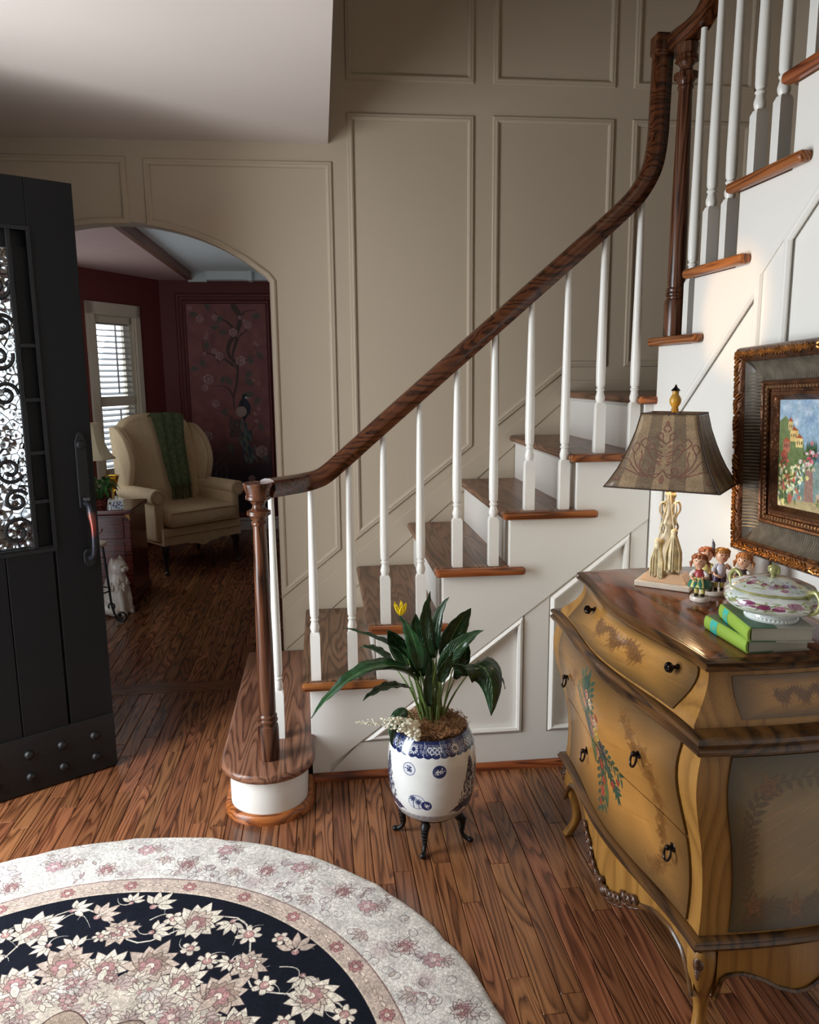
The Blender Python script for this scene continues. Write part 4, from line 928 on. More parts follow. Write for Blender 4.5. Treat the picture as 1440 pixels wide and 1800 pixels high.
# (petiole foot), blade start, control, tip, width : relative to (PX, PY, .35)
LV = [((-.010, 0), (-.055, -.02, .195), (-.20, -.06, .30), (-.365, -.10, .105), .075, None),
      ((-.015, .01), (-.045, .0, .16), (-.12, -.03, .245), (-.255, -.06, .20), .066, None),
      ((-.02, .0), (-.07, .02, .225), (-.13, .03, .285), (-.262, .04, .325), .040, None),
      ((-.01, .02), (-.065, .05, .19), (-.10, .05, .27), (-.13, .03, .315), .062, SD),
      ((.0, -.01), (-.040, -.02, .20), (-.045, -.02, .32), (-.10, -.03, .385), .052, SD),
      ((.0, .0), (-.030, .01, .17), (-.05, .0, .30), (-.048, -.01, .375), .066, SD),
      ((.01, .01), (.005, .01, .23), (-.035, .02, .34), (.002, .03, .43), .046, SD),
      ((.015, .01), (.02, .04, .24), (.01, .05, .34), (.062, .05, .405), .036, SD),
      ((.02, .0), (.040, .02, .22), (.075, .02, .33), (.125, .02, .375), .072, SD),
      ((.02, -.01), (.02, -.03, .19), (.06, -.04, .29), (.150, -.04, .325), .058, SD),
      ((.03, .0), (.065, -.01, .20), (.20, -.05, .265), (.165, -.09, .075), .090, SD),
      ((.03, .01), (.12, .02, .17), (.19, .02, .235), (.232, .01, .115), .040, None),
      ((.0, .01), (.0, .03, .16), (-.03, .05, .25), (-.04, .04, .34), .050, SD),
      ((-.005, -.02), (-.01, -.03, .09), (-.025, -.04, .16), (-.012, -.04, .235), .030, SD),
      ((-.05, -.02), (-.085, -.04, .09), (-.12, -.05, .06), (-.128, -.06, -.02), .050, SD),
      ((-.03, .0), (-.07, -.03, .15), (-.14, -.06, .19), (-.215, -.09, .145), .055, None),
      ((.01, -.02), (.02, -.04, .17), (.03, -.05, .23), (.055, -.06, .27), .040, SD),
      ((.02, .03), (.07, .07, .19), (.10, .08, .26), (.09, .08, .32), .055, SD),
      ((.03, .02), (.08, .05, .14), (.12, .04, .22), (.11, .02, .27), .040, SD),
      ((-.02, .03), (-.10, .08, .17), (-.16, .09, .24), (-.21, .10, .24), .050, None),
      ((.0, .03), (.02, .08, .20), (.0, .09, .30), (-.01, .08, .35), .048, SD)]
for i, (ft, s0, c1, tip, wd, sd) in enumerate(LV):
    b = MB(); leafmesh(b, s0, c1, tip, wd * (1.1 if i in (0, 10) else .95), sd, n=16, fold=(.25, .55, .4)[i % 3], tw=(0, .9, -.8, .5, -1.2)[i % 5] * (sd is not None and i not in (10,))); o = b.build('leaf', lm, lily, ang=80, solid=.0009)
    f0 = Vector((ft[0], ft[1], .015)); s0 = Vector(s0); mid_ = f0.lerp(s0, .5) + Vector((-.15 * (s0.x - f0.x), 0, .012))
    MB().tube(bez([f0, mid_, s0 + Vector((0, 0, .0))], 10), [.0032] * 6 + [.0026] * 3 + [.002, .0015], 7).build('stem', stem_m, lily)
R = random.Random(5)
for k in range(26):
    f0 = Vector((R.uniform(-.03, .035), R.uniform(-.025, .03), .015)); tp = f0 + Vector((R.uniform(-.05, .05), R.uniform(-.03, .05), R.uniform(.12, .2)))
    MB().tube(bez([f0, f0.lerp(tp, .5) + Vector((R.uniform(-.01, .01), 0, 0)), tp], 8), .0026, 6).build('stem', stem_m, lily)
yel = simple('yellow_petal', srgb(236, 205, 20), .5, var=.1); cream = simple('cream_floret', srgb(240, 238, 218), .5, var=.06, nscale=60)
b = MB(); c0 = Vector((-.095, -.035, .40))
for k in range(5): a = 2 * PI * k / 5; leafmesh(b, c0 - Vector((0, 0, .02)), c0 + Vector((.012 * math.cos(a), .012 * math.sin(a), .0)), c0 + Vector((.020 * math.cos(a) - .004, .015 * math.sin(a), .018 + .008 * math.sin(a * 2))), .013, SD)
b.build('yellow_flower', yel, lily, ang=80, solid=.0012)['label'] = 'small yellow flower at the tip of a leaf'
b = MB(); sp_ = bez([(-.055, -.085, .035), (-.10, -.10, .085), (-.235, -.12, .092)], 30); R = random.Random(8)
for i, p in enumerate(sp_):
    k = i / 30; rad = .029 * (1 - k) ** .9 + .003; m_n = 8 if k < .6 else 4
    for q in range(m_n):
        a = R.uniform(0, 6.28); d = Vector((0, math.cos(a), math.sin(a))) * rad; sz = .0062 * (1 - k) + .0014
        b.ball(p + d * R.uniform(.6, 1) + Vector((R.uniform(-.004, .004), 0, 0)), sz, 6, 4, 1.2, 1, .8)
b.tube(sp_, .0018, 5); b.build('flower_spike', cream, lily, ang=80)['label'] = 'cream flower spike hanging to the left'

# ------------------------------------------------------------ LAMP ON DRESSER
TZ = .8645
lp = thing('table_lamp', 'lit table lamp with flared brown scroll-printed shade and tassels on the dresser', 'lamp', (.918, 1.965, TZ), -39)
plate = simple('pale_marble', srgb(226, 214, 196), .25, var=.1, nscale=12); gilt = simple('antique_gilt', srgb(206, 194, 166), .45, metal=.1, var=.35, nscale=40)
MB().box(-.073, .073, -.05, .05, 0, .016).build('base', plate, lp, smooth=False, bevel=.003)
b = MB(); b.loft([[Vector((sx * x, sy * y, z)) for sx, sy in ((-1, -1), (1, -1), (1, 1), (-1, 1))] for x, y, z in [(.060, .038, .015), (.060, .038, .022), (.048, .028, .036), (.046, .026, .038)]]).build('plinth', simple('rosy_marble', srgb(214, 176, 140), .3, var=.15), lp, smooth=False, bevel=.002)
b = MB(); b.lathe([(.030, .036), (.036, .05), (.038, .075), (.034, .10), (.024, .125), (.017, .145), (.014, .16), (.020, .172), (.018, .18), (.012, .20), (.011, .235), (.015, .245), (.014, .252), (.010, .258), (.010, .275)], 24)
col_ = b.build('column', gilt, lp, ang=40)
for k in range(4):
    a = PI / 4 + PI / 2 * k; dd = Vector((math.cos(a), math.sin(a), 0))
    P = [dd * r + Vector((0, 0, z)) for r, z in [(.012, .215), (.020, .228), (.028, .222), (.030, .205), (.022, .192), (.018, .178), (.026, .16), (.020, .145)]]
    MB().tube(crom(P, 5), [.0028] * 36, 7).build('scroll_arm', gilt, lp)
# tassels and cord
tas = simple('straw_tassel', srgb(226, 212, 172), .75, var=.25, nscale=60); 
for (x, y, zt, Ls) in ((-.020, -.030, .118, .092), (.022, -.032, .148, .100)):
    b = MB(); R = random.Random(int(x * 1000)); b.ball((x, y, zt + .006), .0095, 12, 8); b.lathe([(.009, -.012), (.0095, -.006), (.008, 0)], 12, (x, y, zt))
    for k in range(46):
        a = R.uniform(0, 6.28); r0 = .007; r1 = R.uniform(.008, .021); L_ = Ls * R.uniform(.9, 1.02); c_, s_ = math.cos(a), math.sin(a)
        b.tube([(x + r0 * c_, y + r0 * s_, zt - .005), (x + r1 * c_, y + r1 * s_ * .9, zt - L_ * .5), (x + r1 * 1.05 * c_, y + r1 * .9 * s_, zt - L_)], .0019, 4)
    b.build('tassel', tas, lp, ang=60); MB().tube(bez([(x, y, zt + .01), (x * .4, -.026, zt + .07), (.002, -.014, .262)], 10), .0017, 6).build('cord', tas, lp)
MB().lathe([(.0115, .252), (.014, .262), (.013, .268), (.0115, .27)], 16).build('rope_collar', simple('amber_rope', srgb(222, 170, 70), .5), lp)
bulb_m, nt, n_, l_, b_ = newmat('warm_bulb'); b_.inputs['Emission Color'].default_value = (1, .72, .34, 1); b_.inputs['Emission Strength'].default_value = 14; b_.inputs['Base Color'].default_value = (1, .9, .7, 1)
MB().ball((0, 0, .335), .024, 14, 10, 1, 1, 1.25).build('bulb', bulb_m, lp); MB().lathe([(.010, .275), (.011, .28), (.011, .305), (.009, .308)], 14).build('socket', bronze, lp)
def paint_shade():
    W, H = 1000, 760; P = Paint(W, H, (132, 108, 80)); random.seed(2); dk = (66, 46, 36); rs = (122, 76, 62)
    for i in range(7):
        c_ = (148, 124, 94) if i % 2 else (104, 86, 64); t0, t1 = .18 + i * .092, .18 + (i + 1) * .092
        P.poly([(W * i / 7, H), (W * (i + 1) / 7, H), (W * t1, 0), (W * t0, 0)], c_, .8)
    for s in (-1, 1):
        X = lambda q: W / 2 + s * q
        for pts in ([(0, 560), (60, 640), (120, 600), (110, 540), (70, 550), (80, 590)], [(40, 600), (150, 620), (230, 520), (260, 420), (220, 330), (250, 300), (280, 350), (262, 400)], [(140, 640), (250, 600), (350, 560), (430, 600), (420, 670), (370, 680), (370, 640)],
                    [(20, 480), (80, 470), (120, 420), (150, 340), (110, 300), (90, 340)], [(10, 430), (70, 400), (90, 350), (150, 360), (210, 300), (180, 250), (140, 280)], [(0, 300), (40, 270), (80, 230), (60, 190), (30, 210), (30, 250)], [(8, 180), (30, 150), (10, 110), (0, 80)],
                    [(120, 640), (200, 540), (190, 440), (200, 380)], [(180, 630), (260, 540), (300, 470), (360, 460)]):
            c_ = [(X(p.x), p.y) for p in crom([(a, b, 0) for a, b in pts], 6)]; P.line(c_, 13, rs, .7, False); P.line([(a + 3, b + 3) for a, b in c_], 4, dk, .9)
        for q in range(5): P.leaf(X(20), 520 - q * 60, 60, 22, -PI / 2 + s * .8, rs, .7, dk, 3, s * .4)
    P.leaf(W / 2, 700, 90, 40, -PI / 2, rs, .8, dk, 3); P.leaf(W / 2, 130, 70, 30, -PI / 2, rs, .8, dk, 3)
    P.noise(.16, 6); P.noise(.10, 60); return P.image('lamp_shade_print')
sh_img = paint_shade()
shm = painted('printed_lamp_shade', sh_img, .45, coat=.1, grain=20)
shade = bpy.data.objects.new('lamp_shade', None)
b = MB(); zs = [(.274, .145, .114), (.290, .134, .106), (.32, .117, .093), (.35, .104, .083), (.38, .093, .074), (.42, .080, .065), (.455, .0725, .0585), (.463, .071, .057)]
V = []; UVs = []; F = []
for f_i in range(4):
    n0 = len(V)
    for i, (z, hx, hy) in enumerate(zs):
        for j in range(13):
            s = -1 + 2 * j / 12
            p = [(s * hx, -hy), (hx, s * hy), (-s * hx, hy), (-hx, -s * hy)][f_i]; V.append((p[0], p[1], z)); w_ = hx / .150 if f_i % 2 == 0 else hy / .122; UVs.append((.5 + s * .5 * w_, (z - .274) / .189))
    F += [(n0 + i * 13 + j, n0 + i * 13 + j + 1, n0 + (i + 1) * 13 + j + 1, n0 + (i + 1) * 13 + j) for i in range(7) for j in range(12)]
b.add(V, F, UVs); sho = b.build('lamp_shade', shm, lp, ang=30, solid=.0014)
trimb = simple('dark_braid', srgb(58, 40, 32), .6, bmp=.3)
for z, hx, hy in (zs[0], zs[-1]): MB().tube([(hx, hy, z), (-hx, hy, z), (-hx, -hy, z), (hx, -hy, z), (hx, hy, z)], .0022, 6).build('shade_trim', trimb, sho)
for sx_, sy_ in ((1, 1), (1, -1), (-1, 1), (-1, -1)): MB().tube([(sx_ * hx, sy_ * hy, z) for z, hx, hy in zs], .0016, 6).build('shade_trim', trimb, sho)
b = MB(); b.tube([(-.072, 0, .46), (.072, 0, .46)], .0013, 5).tube([(0, -.059, .46), (0, .059, .46)], .0013, 5).tube([(0, 0, .30), (0, 0, .47)], .0018, 6); b.build('harp', bronze, lp)
fin_m = simple('amber_finial', srgb(226, 170, 60), .3, var=.2, nscale=60); fin_m.node_tree.nodes['Principled BSDF'].inputs['Transmission Weight'].default_value = .35
fo = MB().lathe([(.007, .465), (.010, .470), (.008, .478), (.014, .488), (.0155, .497), (.012, .506), (.008, .512), (.0085, .520), (.0, .521)], 16).build('finial', fin_m, lp)
MB().lathe([(.012, .520), (.011, .523), (.004, .530), (.0015, .536), (.0, .537)], 14).build('finial_cap', bronze, fo)
bl_l = bpy.data.lights.new('lamp_bulb', 'POINT'); bl_l.energy = 2.6; bl_l.color = (1, .70, .38); bl_l.shadow_soft_size = .03; bo = bpy.data.objects.new('lamp_bulb', bl_l); COL.objects.link(bo); bo.parent = lp; bo.location = (0, 0, .30)

# ------------------------------------------------------------ BOOKS AND TUREEN
cover = simple('leaf_green_cloth', srgb(138, 170, 60), .65, var=.08, bmp=.1, bscale=400); grey_board = simple('grey_board', srgb(168, 168, 158), .55, var=.04); dk_green = simple('dark_green_cover', srgb(58, 98, 66), .45, var=.08)
pages = simple('page_block', srgb(170, 166, 154), .8, var=.06, nscale=3, bmp=.3, bscale=600); teal = simple('teal_label', srgb(60, 176, 160), .4, var=.1, nscale=80)
def book(x, y, z, rz, L, W_, t, label):
    """spine along local y at x=0, boards to +x; spine end near"""
    o = thing('book', label, 'book', (x, y, z), rz, 'green cloth books under the tureen')
    MB().box(.006, W_ - .004, -L / 2 + .003, L / 2 - .003, .0022, t - .0022).build('page_block', pages, o, smooth=False)
    for zz in (0, t - .002):
        MB().box(.002, W_ * .42, -L / 2, L / 2, zz, zz + .002).build('cover', dk_green, o, smooth=False); MB().box(W_ * .42, W_, -L / 2, L / 2, zz, zz + .0019).build('cover', grey_board, o, smooth=False)['label'] = 'grey paper side of the cover'
    sp = MB(); prof = [(.004, 0), (.0, .001), (-.003, t * .25), (-.004, t * .5), (-.003, t * .75), (.0, t - .001), (.004, t), (.004, t - .002), (.0015, t * .75), (.001, t * .5), (.0015, t * .25), (.004, .002)]
    sp.loft([[Vector((a, yy, zz)) for a, zz in prof] for yy in (-L / 2, L / 2)]); so = sp.build('spine', cover, o, ang=60)
    lb = MB(); lb.loft([[Vector((a - .0006, yy, zz)) for a, zz in prof[1:6]] for yy in (L * .18, L * .34)], closed=False, cap=False); lb.build('spine_label', teal, so, ang=60)
    g2 = MB()
    for k in range(3): g2.box(-.0052, -.0045, L * (.215 + .03 * k), L * (.222 + .03 * k), t * .35, t * .62)
    g2.build('label_rule', simple('gilt_rule', srgb(200, 206, 140), .4), so, smooth=False)
    return o
book(.848, 1.520, TZ, 2, .165, .14, .031, 'green cloth book with a teal spine label, lower of the two under the tureen')
book(.8555, 1.502, TZ + .0312, -8.7, .165, .13, .031, 'green cloth book with a teal spine label, upper of the two, right under the tureen')
def paint_tur(lid=False):
    W, H = 1400, 500; P = Paint(W, H, (222, 228, 224)); random.seed(13 + lid); g1 = (138, 128, 82)
    for _ in range(60): P.disc(random.uniform(0, W), random.uniform(0, H * .8), random.uniform(40, 110), random.choice([(196, 214, 220), (214, 206, 190), (206, 214, 176), (196, 200, 206)]), .3, .9)
    def bouquet(x, y, s):
        for _ in range(26): P.leaf(x + random.gauss(0, 70) * s, y + random.gauss(0, 34) * s, 46 * s, 14 * s, random.uniform(0, 6.28), random.choice([(120, 140, 78), (150, 160, 96), (170, 160, 110), (104, 118, 84)]), .7)
        for _ in range(8): P.line([(x + random.gauss(0, 30) * s, y), (x + random.gauss(0, 90) * s, y + 90 * s * random.random())], 3, (140, 120, 96), .6)
        for _ in range(6): P.rose(x + random.gauss(0, 60) * s, y + random.gauss(0, 26) * s, random.uniform(14, 30) * s, random.choice([(150, 70, 110), (206, 160, 176), (128, 56, 96), (196, 186, 206), (170, 130, 150)]), (120, 40, 80), .85)
    for k in range(7): bouquet(100 + k * 200, 190 if not lid else 260, 1.15)
    if not lid:
        for k in range(140): P.disc(k * 10, 12 + 8 * math.sin(k * .35), 9, g1, .9)
    else:
        for k in range(140): P.disc(k * 10, H - 26 + 10 * math.sin(k * .35), 12, (120, 108, 62), .95)
        for k in range(300): P.line([(k * 4.6, H - 60), (k * 4.6 + 10, H - 40)], 2, (150, 138, 90), .8)
    P.noise(.04, 14); return P.image('tureen_lid_print' if lid else 'tureen_print')
mt, mtl = painted('painted_porcelain', paint_tur(), .1, coat=.6), painted('painted_porcelain_lid', paint_tur(True), .1, coat=.6)
gold_t = simple('green_gilt_glaze', srgb(168, 168, 112), .22, metal=.3, var=.25, nscale=70); wpor = simple('white_porcelain', srgb(226, 230, 228), .1, coat=.6)
tu = thing('tureen', 'lidded porcelain tureen painted with purple flowers standing on the two books', 'tureen', (.922, 1.478, TZ + .0626), -74)
def lob(a, k, n=4): return 1 + k * abs(math.cos(n * a / 2)) ** .7 - k * .5
def tring(r, z, k, sy=.95, n=72): return [Vector((r * lob(2 * PI * j / n, k) * math.cos(2 * PI * j / n), r * sy * lob(2 * PI * j / n, k) * math.sin(2 * PI * j / n), z)) for j in range(n + 1)]
b = MB(); b.loft([tring(r, z, k) for r, z, k in [(.050, .014, 0), (.060, .017, .03), (.080, .024, .06), (.093, .034, .08), (.098, .044, .08), (.095, .053, .07), (.086, .060, .06), (.078, .064, .05)]], closed=False, uv=True, cap=False); b.build('bowl', mt, tu, ang=70)
b = MB(); b.loft([tring(r, z, 0, .92) for r, z in [(.046, .0), (.054, .0), (.055, .003), (.049, .006), (.048, .014)]], closed=False, cap=False)
for k in range(40): a = 2 * PI * k / 40; b.ball((.052 * math.cos(a), .052 * .84 * math.sin(a), .004), .0045, 6, 4)
b.build('foot', wpor, tu, ang=60)
b = MB(); b.loft([tring(r, z, k) for r, z, k in [(.082, .063, .05), (.084, .068, .06), (.076, .072, .05), (.060, .078, .05), (.040, .084, .03), (.020, .087, 0), (.005, .088, 0)]][::-1], closed=False, uv=True, cap=False); ld = b.build('lid', mtl, tu, ang=70)
MB().tube(tring(.083, .0655, .06), .0028, 6).build('gilt_rim', gold_t, ld)
b = MB(); b.lathe([(.006, .086), (.005, .091), (.009, .096), (.0125, .102), (.011, .108), (.005, .112), (.0, .113)], 14); 
for s in (-1, 1): b.tube([(s * .004, 0, .095), (s * .013, 0, .098), (s * .013, 0, .104), (s * .006, 0, .109)], .003, 6)
b.build('lid_knob', gold_t, ld, ang=60)
for s in (-1, 1): MB().tube(crom([(s * .086, 0, .030), (s * .108, 0, .040), (s * .116, 0, .062), (s * .104, 0, .078), (s * .088, 0, .072), (s * .086, 0, .058)], 6), [.0035 + .0015 * math.sin(i * .1) for i in range(31)], 9).build('handle', gold_t, tu, ang=70)

# ------------------------------------------------------------ FIGURINES
skin = simple('figurine_skin', srgb(232, 184, 150), .35, coat=.3); fb = simple('figurine_base', srgb(238, 228, 216), .3, coat=.3)
eye_m = simple('figurine_eye', srgb(50, 32, 26), .3); lip = simple('figurine_mouth', srgb(186, 84, 70), .4); shoe = simple('figurine_shoe', srgb(50, 34, 32), .35)
def cm(r, g, b_, nm): return simple(nm, srgb(r, g, b_), .4, var=.15, nscale=60, coat=.2)
def figure(par, dx, hair, top, low, girl, lean=0, arm=0, H=.105, sock=(226, 214, 130), extra=None, rot=0):
    """small porcelain child: one continuous body grown from a skeleton, with hair, clothes, shoes as parts"""
    M_ = Matrix.Translation((dx, 0, 0)) @ Matrix.Rotation(rot, 4, 'Z'); P = lambda x, y, z: tuple(M_ @ Vector((x + lean * z, y, z)))
    z0 = .010
    def tb(nm, pts, rad, mat, n=10, ang=60): return MB().tube([P(*p) for p in pts], rad, n).build(nm, mat, par, ang=ang)
    b = MB()
    # torso, neck and head as one lofted surface, limbs rooted inside it
    b.tube([P(0, 0, z0 + z) for z in (.030, .036, .044, .052, .058, .061, .064, .068, .074, .081, .088, .093, .096)], [.0095, .0115, .0105, .0105, .0085, .005, .0052, .0105, .0135, .0142, .0125, .0085, .003], 14)
    for s in (-1, 1):
        b.tube([P(s * .006, .002, z0 + .034), P(s * .007, .0, z0 + .018), P(s * .0065, .001, z0 + .006)], [.006, .0048, .0040], 9)
        up_ = arm if s > 0 else -arm * .3
        b.tube([P(s * .009, 0, z0 + .056), P(s * .016, -.003, z0 + .049 + up_ * .004), P(s * .015, -.012, z0 + .042 + up_ * .012), P(s * .009, -.017, z0 + .042 + up_ * .02)], [.0042, .0036, .0030, .0026], 8)
        for q in range(4): b.tube([P(s * .009 - s * q * .0014, -.0165, z0 + .0415 + up_ * .02), P(s * .006 - s * q * .001, -.0205, z0 + .041 + up_ * .02 - q * .001)], [.0010, .0007], 5)
        b.tube([P(s * .010, -.015, z0 + .043 + up_ * .02), P(s * .008, -.019, z0 + .0455 + up_ * .02)], [.0012, .0008], 5)
        b.ball(P(s * .0136, .001, z0 + .080), .0028, 8, 6, .5, 1, 1.2)
    b.ball(P(0, -.0140, z0 + .079), .0022, 8, 6); b.build('body', skin, par, ang=70)
    for s in (-1, 1):
        MB().ball(P(s * .0048, -.0128, z0 + .0825), .0014, 8, 6, 1, .6, 1.2).build('eye', eye_m, par)
        tb('sock', [(s * .0068, .0, z0 + .020), (s * .0066, .001, z0 + .006)], [.0056, .0050], cm(*sock, 'figurine_sock'))
        MB().ball(P(s * .0068, -.003, z0 + .0030), .0055, 10, 6, .9, 1.6, .75).build('shoe', shoe, par)
    MB().tube([P(-.003, -.0136, z0 + .0755), P(0, -.0142, z0 + .0745), P(.003, -.0136, z0 + .0755)], .0007, 6).build('mouth', lip, par)
    hm_ = cm(*hair, 'figurine_hair'); b = MB(); rr = random.Random(int(dx * 1000) + 3)
    b.ball(P(0, .0025, z0 + .084), .0148, 14, 10, 1, 1.0, .92)
    for k in range(26):
        a = rr.uniform(0, 2 * PI); p0 = (.010 * math.cos(a), .003 + .010 * math.sin(a), z0 + .094); p1 = (.0155 * math.cos(a), .003 + .0145 * math.sin(a), z0 + .089); q = .0165 if math.sin(a) > -.3 else .0155
        b.tube([P(*p0), P(*p1), P(q * math.cos(a), .003 + q * math.sin(a), z0 + (.074 if math.sin(a) > -.2 else .0865))], [.0028, .0030, .0010], 6)
    if girl:
        for s in (-1, 1): b.tube([P(s * .013, .006, z0 + .080), P(s * .020, .004, z0 + .074), P(s * .019, 0, z0 + .064)], [.0035, .0042, .0014], 7)
    b.build('hair', hm_, par, ang=70)
    tb('blouse', [(0, 0, z0 + z) for z in (.034, .042, .052, .059, .0615)], [.0122, .0118, .0122, .0095, .0060], cm(*top, 'figurine_blouse'), 14)
    for s in (-1, 1): 
        up_ = arm if s > 0 else -arm * .3
        tb('sleeve', [(s * .009, 0, z0 + .057), (s * .0165, -.003, z0 + .0495 + up_ * .004), (s * .0160, -.008, z0 + .0455 + up_ * .008)], [.0055, .0052, .0050], simple('figurine_sleeve', srgb(226, 222, 214), .4) if girl else cm(*top, 'figurine_sleeve_c'))
    if girl:
        b = MB(); rings = []
        for z, r in ((.046, .0112), (.040, .0165), (.032, .0225), (.024, .0262), (.0225, .0255)):
            rings.append([Vector(P(r * (1 + .07 * math.sin(9 * 2 * PI * j / 36)) * math.cos(2 * PI * j / 36), r * (1 + .07 * math.sin(9 * 2 * PI * j / 36)) * math.sin(2 * PI * j / 36), z0 + z)) for j in range(36)])
        b.loft(rings).build('skirt', cm(*low, 'figurine_skirt'), par, ang=70)
        b = MB(); b.grid(6, 6, lambda u, v: Vector(P((u - .5) * .020 * (1 + v * .5), -.012 - .013 * v, z0 + .045 - .020 * v))).build('apron', cm(226, 218, 130, 'figurine_apron'), par, solid=.001)
    else:
        for s in (-1, 1): tb('trousers', [(s * .002, 0, z0 + .040), (s * .007, 0, z0 + .032), (s * .0075, 0, z0 + .020)], [.0105, .0082, .0080], cm(*low, 'figurine_trousers'))
def fbase(par, rx, ry): MB().lathe([(rx * .97, 0), (rx, .002), (rx, .008), (rx * .94, .0102), (0, .0102)], 28, M=Matrix.Scale(ry / rx, 4, (0, 1, 0))).build('base', fb, par)
f1 = thing('figurine', 'porcelain girl figurine in a green skirt and red bodice, alone at the front', 'figurine', (.938, 1.815, TZ), 0); f1.scale = (1.12,) * 3; f1.rotation_euler = (.0, 0, math.radians(-38))
fbase(f1, .022, .019); figure(f1, 0, (150, 84, 44), (168, 60, 66), (44, 112, 92), True, lean=-.05, arm=.2)
f2 = thing('figurine', 'porcelain figurine of two standing children behind the green-skirted girl', 'figurine', (.995, 1.868, TZ), 0); f2.scale = (1.15,) * 3; f2.rotation_euler = (0, 0, math.radians(-30))
fbase(f2, .033, .022); figure(f2, -.014, (166, 96, 60), (206, 196, 110), (110, 78, 60), False, arm=.0, sock=(206, 196, 120)); figure(f2, .014, (176, 122, 60), (206, 206, 214), (76, 60, 84), False, lean=.06, arm=1.0, rot=.3)
b = MB(); b.lathe([(.007, 0), (.0085, .002), (.0095, .018), (.0085, .020), (.0, .019)], 14, (-.004, -.016, .0102)).build('bucket', cm(96, 92, 70, 'figurine_bucket'), f2)
MB().ball((.0, -.004, .112), .0048, 10, 8, .8, 1, 1.5).ball((-.001, -.006, .1195), .0032, 8, 6).tube([(.001, -.003, .107), (.002, -.001, .101), (.004, -.002, .095)], [.003, .002, .0016], 6).tube([(-.001, -.006, .121), (-.003, -.006, .128)], [.0022, .0004], 6).build('bird', cm(110, 112, 122, 'figurine_grey'), f2)
f3 = thing('figurine', 'porcelain figurine of a girl in a pink dress with a basket, beside the tureen', 'figurine', (1.040, 1.795, TZ), 0); f3.scale = (1.15,) * 3; f3.rotation_euler = (0, 0, math.radians(-34))
fbase(f3, .030, .022); figure(f3, -.002, (190, 122, 64), (70, 54, 60), (226, 140, 120), True, arm=.1, rot=-.2)
b = MB(); b.lathe([(.009, .010), (.012, .012), (.015, .030), (.014, .031), (.011, .014)], 18, (.020, -.008, 0)); b.tube([(.005, -.008, .030), (.008, -.008, .048), (.020, -.008, .056), (.032, -.008, .048), (.035, -.008, .030)], .0016, 6)
for k in range(5): b.tube([(.020 + (.0125 + k * .0006) * math.cos(2 * PI * j / 20), -.008 + (.0125 + k * .0006) * math.sin(2 * PI * j / 20), .0135 + k * .004) for j in range(21)], .0011, 5)
b.build('basket', cm(214, 160, 120, 'figurine_basket'), f3, ang=70)

# ------------------------------------------------------------ PICTURE FRAME ON RIGHT WALL
PFR = thing('picture_frame', 'ornate gilt-bronze framed landscape painting hanging on the right wall above the dresser', 'picture', (XR - .006, 1.628, 1.240))
PFR.rotation_euler = (math.radians(-2.2), math.radians(-1.3), 0)
fw_, fh_ = .345, .268     # outer half sizes along y, z
fr_dark = simple('frame_bronze', srgb(92, 58, 36), .3, metal=.55, var=.5, nscale=30, bmp=.5, bscale=120); fr_gold = simple('frame_gilt', srgb(146, 92, 42), .28, metal=.6, var=.5, nscale=40, bmp=.3, bscale=90)
fr_grey = simple('frame_ribbed_grey', srgb(70, 62, 54), .45, metal=.3, var=.25, nscale=40)
def rect(hy, hz, x): return [(x, hy, -hz), (x, -hy, -hz), (x, -hy, hz), (x, hy, hz)]
def fsweep(hy, hz, prof, nm, mat, par=PFR, ang=30): return MB().sweep(rect(hy, hz, 0), prof, (-1, 0, 0), closed=True).build(nm, mat, par, ang=ang)
# prof a: + inward? determined so that a>0 goes inwards
sgn_in = -1
fsweep(fw_, fh_, [(sgn_in * a, c) for a, c in [(0, .004), (0, .040), (.004, .052), (.011, .059), (.019, .061), (.026, .058), (.031, .052), (.034, .053), (.038, .048), (.038, .004)]], 'outer_moulding', fr_dark)
fsweep(fw_, fh_, [(sgn_in * a, c) for a, c in [(.037, .004), (.037, .048), (.050, .036), (.070, .027), (.089, .025), (.089, .004)]], 'ribbed_cove', fr_grey)
fsweep(fw_, fh_, [(sgn_in * a, c) for a, c in [(.088, .004), (.088, .029), (.092, .034), (.097, .032), (.100, .027), (.109, .024), (.110, .016), (.116, .014), (.117, .022), (.125, .023), (.131, .016), (.136, .011), (.138, .007), (.138, .003)]], 'inner_moulding', fr_dark)
# ribs of the cove
rb = MB()
def alongframe(a, step, fn):
    for side in range(4):
        L = (fw_ if side % 2 == 0 else fh_) - a; n = int(2 * L / step)
        for i in range(n + 1):
            s = -L + 2 * L * (i + .5) / (n + 1)
            fn(side, s, n)
def fpt(side, s, a, c): return {0: (-c, s, -(fh_ - a)), 1: (-c, -(fw_ - a), s), 2: (-c, s, fh_ - a), 3: (-c, fw_ - a, s)}[side]
alongframe(.066, .0086, lambda side, s, n: rb.tube([fpt(side, s, a, c) for a, c in ((.039, .047), (.050, .0368), (.070, .0278), (.087, .0258))], [.0020, .0029, .0029, .0022], 5))
r_ = rb.build('cove_ribs', simple('rib_silver', srgb(132, 124, 110), .4, metal=.35, var=.25, nscale=40), PFR); r_['kind'] = 'stuff'
eg = MB(); alongframe(.104, .0125, lambda side, s, n: eg.ball(fpt(side, s, .1045, .026), .0042, 7, 5)); e_ = eg.build('egg_beading', simple('bead_gilt', srgb(150, 118, 84), .3, metal=.6), PFR); e_['kind'] = 'stuff'
lf = MB(); R = random.Random(77)
